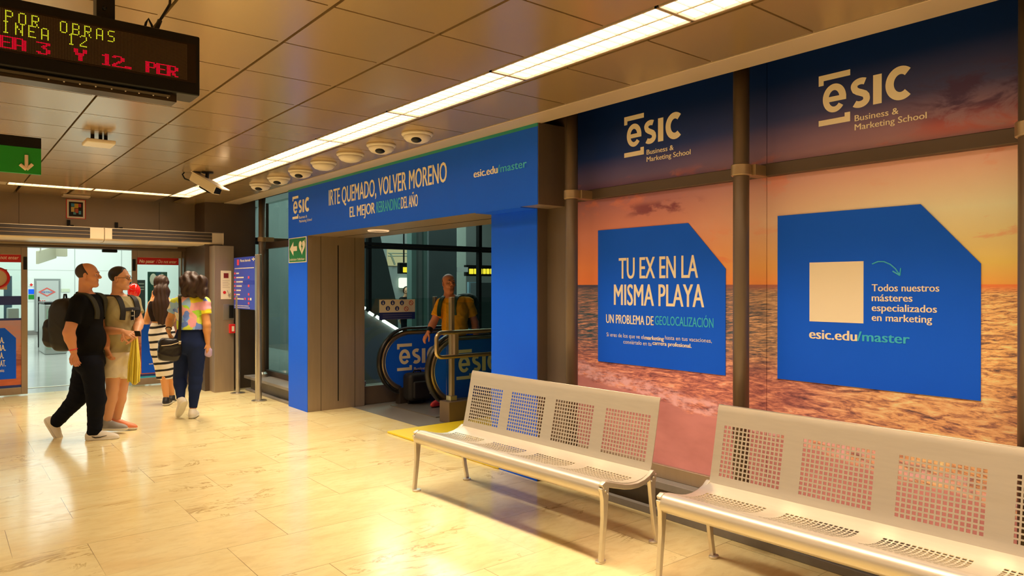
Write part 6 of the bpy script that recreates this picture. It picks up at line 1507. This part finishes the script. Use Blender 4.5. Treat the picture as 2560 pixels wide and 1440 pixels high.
for q in 'lr': s.cone(J['neck'] - UP * 0.04, J[q + 's'], 0.062, 0.066, 0.04); sleeve(s, J[q + 's'], J[q + 's'] + (J[q + 'e'] - J[q + 's']) * 0.52, 0.066, 0.068)
obj('t_shirt', s.mesh([(ond(480, 823, D), -UP), (J['neck'] + UP * 0.0, UP)], sway(0.004)), tiedye(), p, smooth=True)
s = Sdf(0.007); s.ell(J['pe'], (0.148, 0.190, 0.15), A, 0.05); s.ell(J['pe'] + UP * 0.12, (0.128, 0.150, 0.10), A, 0.05)
for q in 'lr': limb(s, J[q + 'h'], J[q + 'k'], J[q + 'a'] + (J[q + 'k'] - J[q + 'a']) * 0.12, (0.108, 0.072, 0.068, 0.046), 0.025, 0.01)
obj('jeans', s.mesh([(ond(480, 818, D), UP)], sway(0.003)), NAVY, p, smooth=True)
shoe(p, J['ra'], dirv(-102), WSH, WSO, UP, 0.98); shoe(p, J['la'], dirv(-142, -52), WSH, WSO, None, 0.98)
wt = J['lw'] + (J['le'] - J['lw']) * 0.15; ax_ = unit(J['le'] - J['lw']); e1 = unit(np.cross(ax_, UP)); e2 = np.cross(ax_, e1)
wa = obj('watch', MB().tube([wt + (e1 * math.cos(a) + e2 * math.sin(a)) * 0.031 for a in [2 * math.pi * k / 20 for k in range(20)]], 0.006, 6, closed=True), M_BLACK, p)
obj('watch_face', MB().obox(wt + dirv(60) * 0.036, dirv(60) * 0.004, UP * 0.014, np.cross(dirv(60), UP) * 0.014), M_STEEL, wa, bevel=0.003)
D5 = D - 0.20; t = thing('shoulder_bag', 'black leather shoulder bag with a metal zip on the hip of the tie-dye woman', 'bag', ond(425, 900, D5))
LEA = mat('black_leather', (0.012, 0.009, 0.008), 0.3, bump=0.15, scale=60)
bc = ond(424, 874, D5); Ab = frame(dirv(55), unit(UP + _R * 0.10)); soft_box(bc, Ab, (0.055, 0.125, 0.135), LEA, 'main_bag', t, 4.0)
zp = MB().tube([bc + Ab[0] * 0.058 + Ab[1] * -0.10 + Ab[2] * 0.045, bc + Ab[0] * 0.063 + Ab[1] * 0.0 + Ab[2] * 0.06, bc + Ab[0] * 0.058 + Ab[1] * 0.10 + Ab[2] * 0.095], 0.004, 6); obj('zip', zp, mat('zip_metal', (0.7, 0.6, 0.45), 0.25, 0.9), t)
obj('zip_pull', MB().obox(bc + Ab[0] * 0.066 - Ab[1] * 0.085 + Ab[2] * 0.055 if False else bc + Ab[0] * 0.066 + Ab[1] * 0.09 + Ab[2] * 0.088, Ab[0] * 0.003, Ab[1] * 0.014, Ab[2] * 0.018), mat('zip_metal'), t, bevel=0.003)
strap('strap', [ond(447, 868, D5 + 0.02), ond(449, 830, D - 0.19), ond(451, 790, D - 0.175), ond(450, 755, D - 0.13), ond(449, 739, D - 0.06), ond(450, 736, D + 0.03), ond(452, 760, D + 0.14)], 0.036, 0.006, LEA, t, np.array([dirv(90), dirv(90), dirv(90), dirv(90) + UP, UP + dirv(90) * .5, UP, dirv(-90)]))
q0 = ond(520, 880, D + 0.0); t = thing('pouch', 'small pale lilac pouch in the right hand of the tie-dye woman', 'pouch', q0)
soft_box(q0, frame(dirv(60)), (0.022, 0.045, 0.055), cloth('lilac_cloth', (0.50, 0.38, 0.55)), 'cloth', t, 3.0, 0.006)
obj('cord', MB().tube([q0 + UP * 0.05, q0 + UP * 0.09 + dirv(0) * 0.01, q0 + UP * 0.11], 0.004, 6), M_CREAM, t)

# ---- man in the orange T-shirt stepping off the escalator
D = 9.2; J = joints(D, dict(head=(1122, 709, 0), neck=(1122, 742, 0), ch=(1136, 778, 0), be=(1137, 818, 0), pe=(1137, 862, 0),
    rs=(1104, 760, -0.03), re=(1083, 808, -0.10), rw=(1072, 829, -0.20), ls=(1170, 757, 0.02), le=(1187, 806, 0.06), lw=(1192, 850, 0.0),
    rh=(1122, 872, -0.02), rk=(1112, 935, -0.14), ra=(1102, 996, -0.06), lh=(1153, 872, 0.03), lk=(1152, 940, 0.02), la=(1150, 1000, 0.08)))
b0 = dirv(112); A = frame(b0); p = thing('person', 'man in orange T-shirt stepping off the escalator, hand on its handrail', 'person', onz(1115, 1012, 0))
s = Sdf(0.0052); HP, HA = head(s, J['head'], dirv(62, 6), UP, 1.0)
s.cone(J['head'] - UP * 0.06, J['neck'], 0.058, 0.066, 0.03); trunk(s, A, J['ch'], J['be'], J['pe'], 1.05, 1.12)
for q in 'rl':
    s.cone(J['neck'] - UP * 0.03, J[q + 's'], 0.06, 0.062, 0.04); limb(s, J[q + 's'], J[q + 'e'], J[q + 'w'], (0.058, 0.046, 0.046, 0.030)); limb(s, J[q + 'h'], J[q + 'k'], J[q + 'a'], (0.092, 0.060, 0.060, 0.040))
hand(s, J['rw'], ond(1061, 846, D - 0.22) - J['rw'], -UP + _R * -0.2, 1, 22, 1.0, 0.1); hand(s, J['lw'], dirv(80, -80), dirv(180), 1, 30)
obj('body', s.mesh(), SK3, p, smooth=True); eyes(HP, p); brows(HP, p, HB)
s = Sdf(0.006); s.ell(HP(-0.014, 0, 0.042), (0.100, 0.0825, 0.0868), HA, 0.01)
obj('hair', s.mesh([(HP(-0.01, 0, 0.04), HA[0] + HA[2] * 0.7), (HP(0, 0, -0.05), -HA[2])]), mat('hair_grey', (0.10, 0.06, 0.045), 0.6), p, smooth=True)
s = Sdf(0.007); trunk(s, A, J['ch'], J['be'], J['pe'], 1.05, 1.12, 0.018)
for q in 'rl': s.cone(J['neck'] - UP * 0.04, J[q + 's'], 0.068, 0.074, 0.04); sleeve(s, J[q + 's'], J[q + 's'] + (J[q + 'e'] - J[q + 's']) * 0.66, 0.074, 0.074)
shirt = obj('t_shirt', s.mesh([(J['pe'] - UP * 0.05, -UP), (J['neck'] + UP * 0.004, UP)], sway(0.005)), cloth('orange_jersey', (0.80, 0.36, 0.012)), p, smooth=True)
s = Sdf(0.008); s.ell(J['pe'], (0.138, 0.178, 0.14), A, 0.05)
for q in 'rl': limb(s, J[q + 'h'], J[q + 'k'], J[q + 'a'], (0.104, 0.080, 0.070, 0.060), 0.03, 0.03)
obj('trousers', s.mesh([(J['pe'] + UP * 0.06, UP)], sway(0.003)), DEN, p, smooth=True)
RS = mat('red_shoe', (0.45, 0.02, 0.015), 0.5); shoe(p, J['ra'] - UP * (J['ra'][2] - 0.108), dirv(120), RS, RS, UP, 1.0, stripe=M_RED); shoe(p, J['la'] - UP * (J['la'][2] - 0.108), dirv(100), RS, RS, UP, 1.0, stripe=M_RED)
wt = J['rw'] + (J['re'] - J['rw']) * 0.15; ax_ = unit(J['re'] - J['rw']); e1 = unit(np.cross(ax_, UP)); e2 = np.cross(ax_, e1)
obj('wristband', MB().lathe([(0.036, -0.03), (0.042, -0.028), (0.042, 0.028), (0.036, 0.03)], (0, 0, 0), 18), M_BLACK, p)
wb_ = bpy.data.objects[-1] if False else [o for o in p.children if o.name.startswith('wristband')][0]
for v_ in wb_.data.vertices: c_ = np.array(v_.co); v_.co = Vector(wt + e1 * c_[0] + e2 * c_[1] + ax_ * c_[2])
bp = thing('backpack', 'dark green backpack of the man in the orange T-shirt on the escalator', 'backpack', J['ch'] - b0 * 0.2, 'backpacks')
GN = mat('green_nylon', (0.012, 0.05, 0.032), 0.6)
bc = J['ch'] - b0 * 0.25 - UP * 0.0 + A[1] * 0.05; soft_box(bc, A, (0.11, 0.17, 0.23), GN, 'main_bag', bp, 3.2)
for q, dd in (('r', -1), ('l', 1)):
    sP = J[q + 's'] + (J['neck'] - J[q + 's']) * 0.42
    q_, n_ = cling([bc + A[2] * 0.16 + A[1] * dd * 0.08 + b0 * 0.10, sP + UP * 0.08 - b0 * 0.06, sP + UP * 0.09, sP + b0 * 0.12 + UP * 0.02, sP + b0 * 0.16 - UP * 0.10, sP + b0 * 0.14 - UP * 0.22], shirt); strap('shoulder_strap', q_, 0.052, 0.013, GN, bp, n_)

# ---- a short distant figure beyond the glass screen
D = 17.0; J = joints(D, dict(head=(1017, 729), neck=(1017, 742), ch=(1017, 757), be=(1017, 774), pe=(1017, 792), ls=(1004, 749), le=(1001, 775), lw=(1003, 796), rs=(1030, 749), re=(1033, 775), rw=(1031, 796), lh=(1011, 800), lk=(1012, 836), la=(1012, 869), rh=(1023, 800), rk=(1022, 836), ra=(1022, 869)))
b0 = dirv(80); A = frame(b0); p = thing('person', 'distant small figure with dark hair seen through the atrium glass above the pictogram sign', 'person', onz(1017, 878, 0))
s = Sdf(0.009); HP, HA = head(s, J['head'], b0, UP, 0.92); s.cone(J['head'] - UP * 0.06, J['neck'], 0.045, 0.05, 0.02); trunk(s, A, J['ch'], J['be'], J['pe'], 0.8, 0.85)
for q in 'lr':
    s.cone(J['neck'] - UP * 0.03, J[q + 's'], 0.05, 0.05, 0.03); limb(s, J[q + 's'], J[q + 'e'], J[q + 'w'], (0.048, 0.040, 0.040, 0.027)); limb(s, J[q + 'h'], J[q + 'k'], J[q + 'a'], (0.08, 0.055, 0.055, 0.036)); hand(s, J[q + 'w'], -UP, b0, 1, 25, 0.9)
obj('body', s.mesh(), SK2, p, smooth=True)
s = Sdf(0.009); s.ell(HP(-0.016, 0, 0.03), (0.105, 0.095, 0.105), HA, 0.02); obj('hair', s.mesh([(HP(0.04, 0, 0.05), HA[0] - HA[2] * 0.1)]), HBR, p, smooth=True)
s = Sdf(0.009); trunk(s, A, J['ch'], J['be'], J['pe'], 0.8, 0.85, 0.016)
for q in 'lr': sleeve(s, J[q + 's'], J[q + 'e'], 0.064, 0.056)
obj('top', s.mesh([(J['pe'], -UP), (J['neck'], UP)]), BLK, p, smooth=True)
s = Sdf(0.009); s.ell(J['pe'], (0.125, 0.15, 0.13), A, 0.05)
for q in 'lr': limb(s, J[q + 'h'], J[q + 'k'], J[q + 'a'], (0.095, 0.07, 0.065, 0.055), 0.02)
obj('trousers', s.mesh([(J['pe'] + UP * 0.05, UP)]), DEN, p, smooth=True)
for q in 'lr': shoe(p, J[q + 'a'] - UP * (J[q + 'a'][2] - 0.09), b0, M_BLACK, M_BLACK, UP, 0.9)
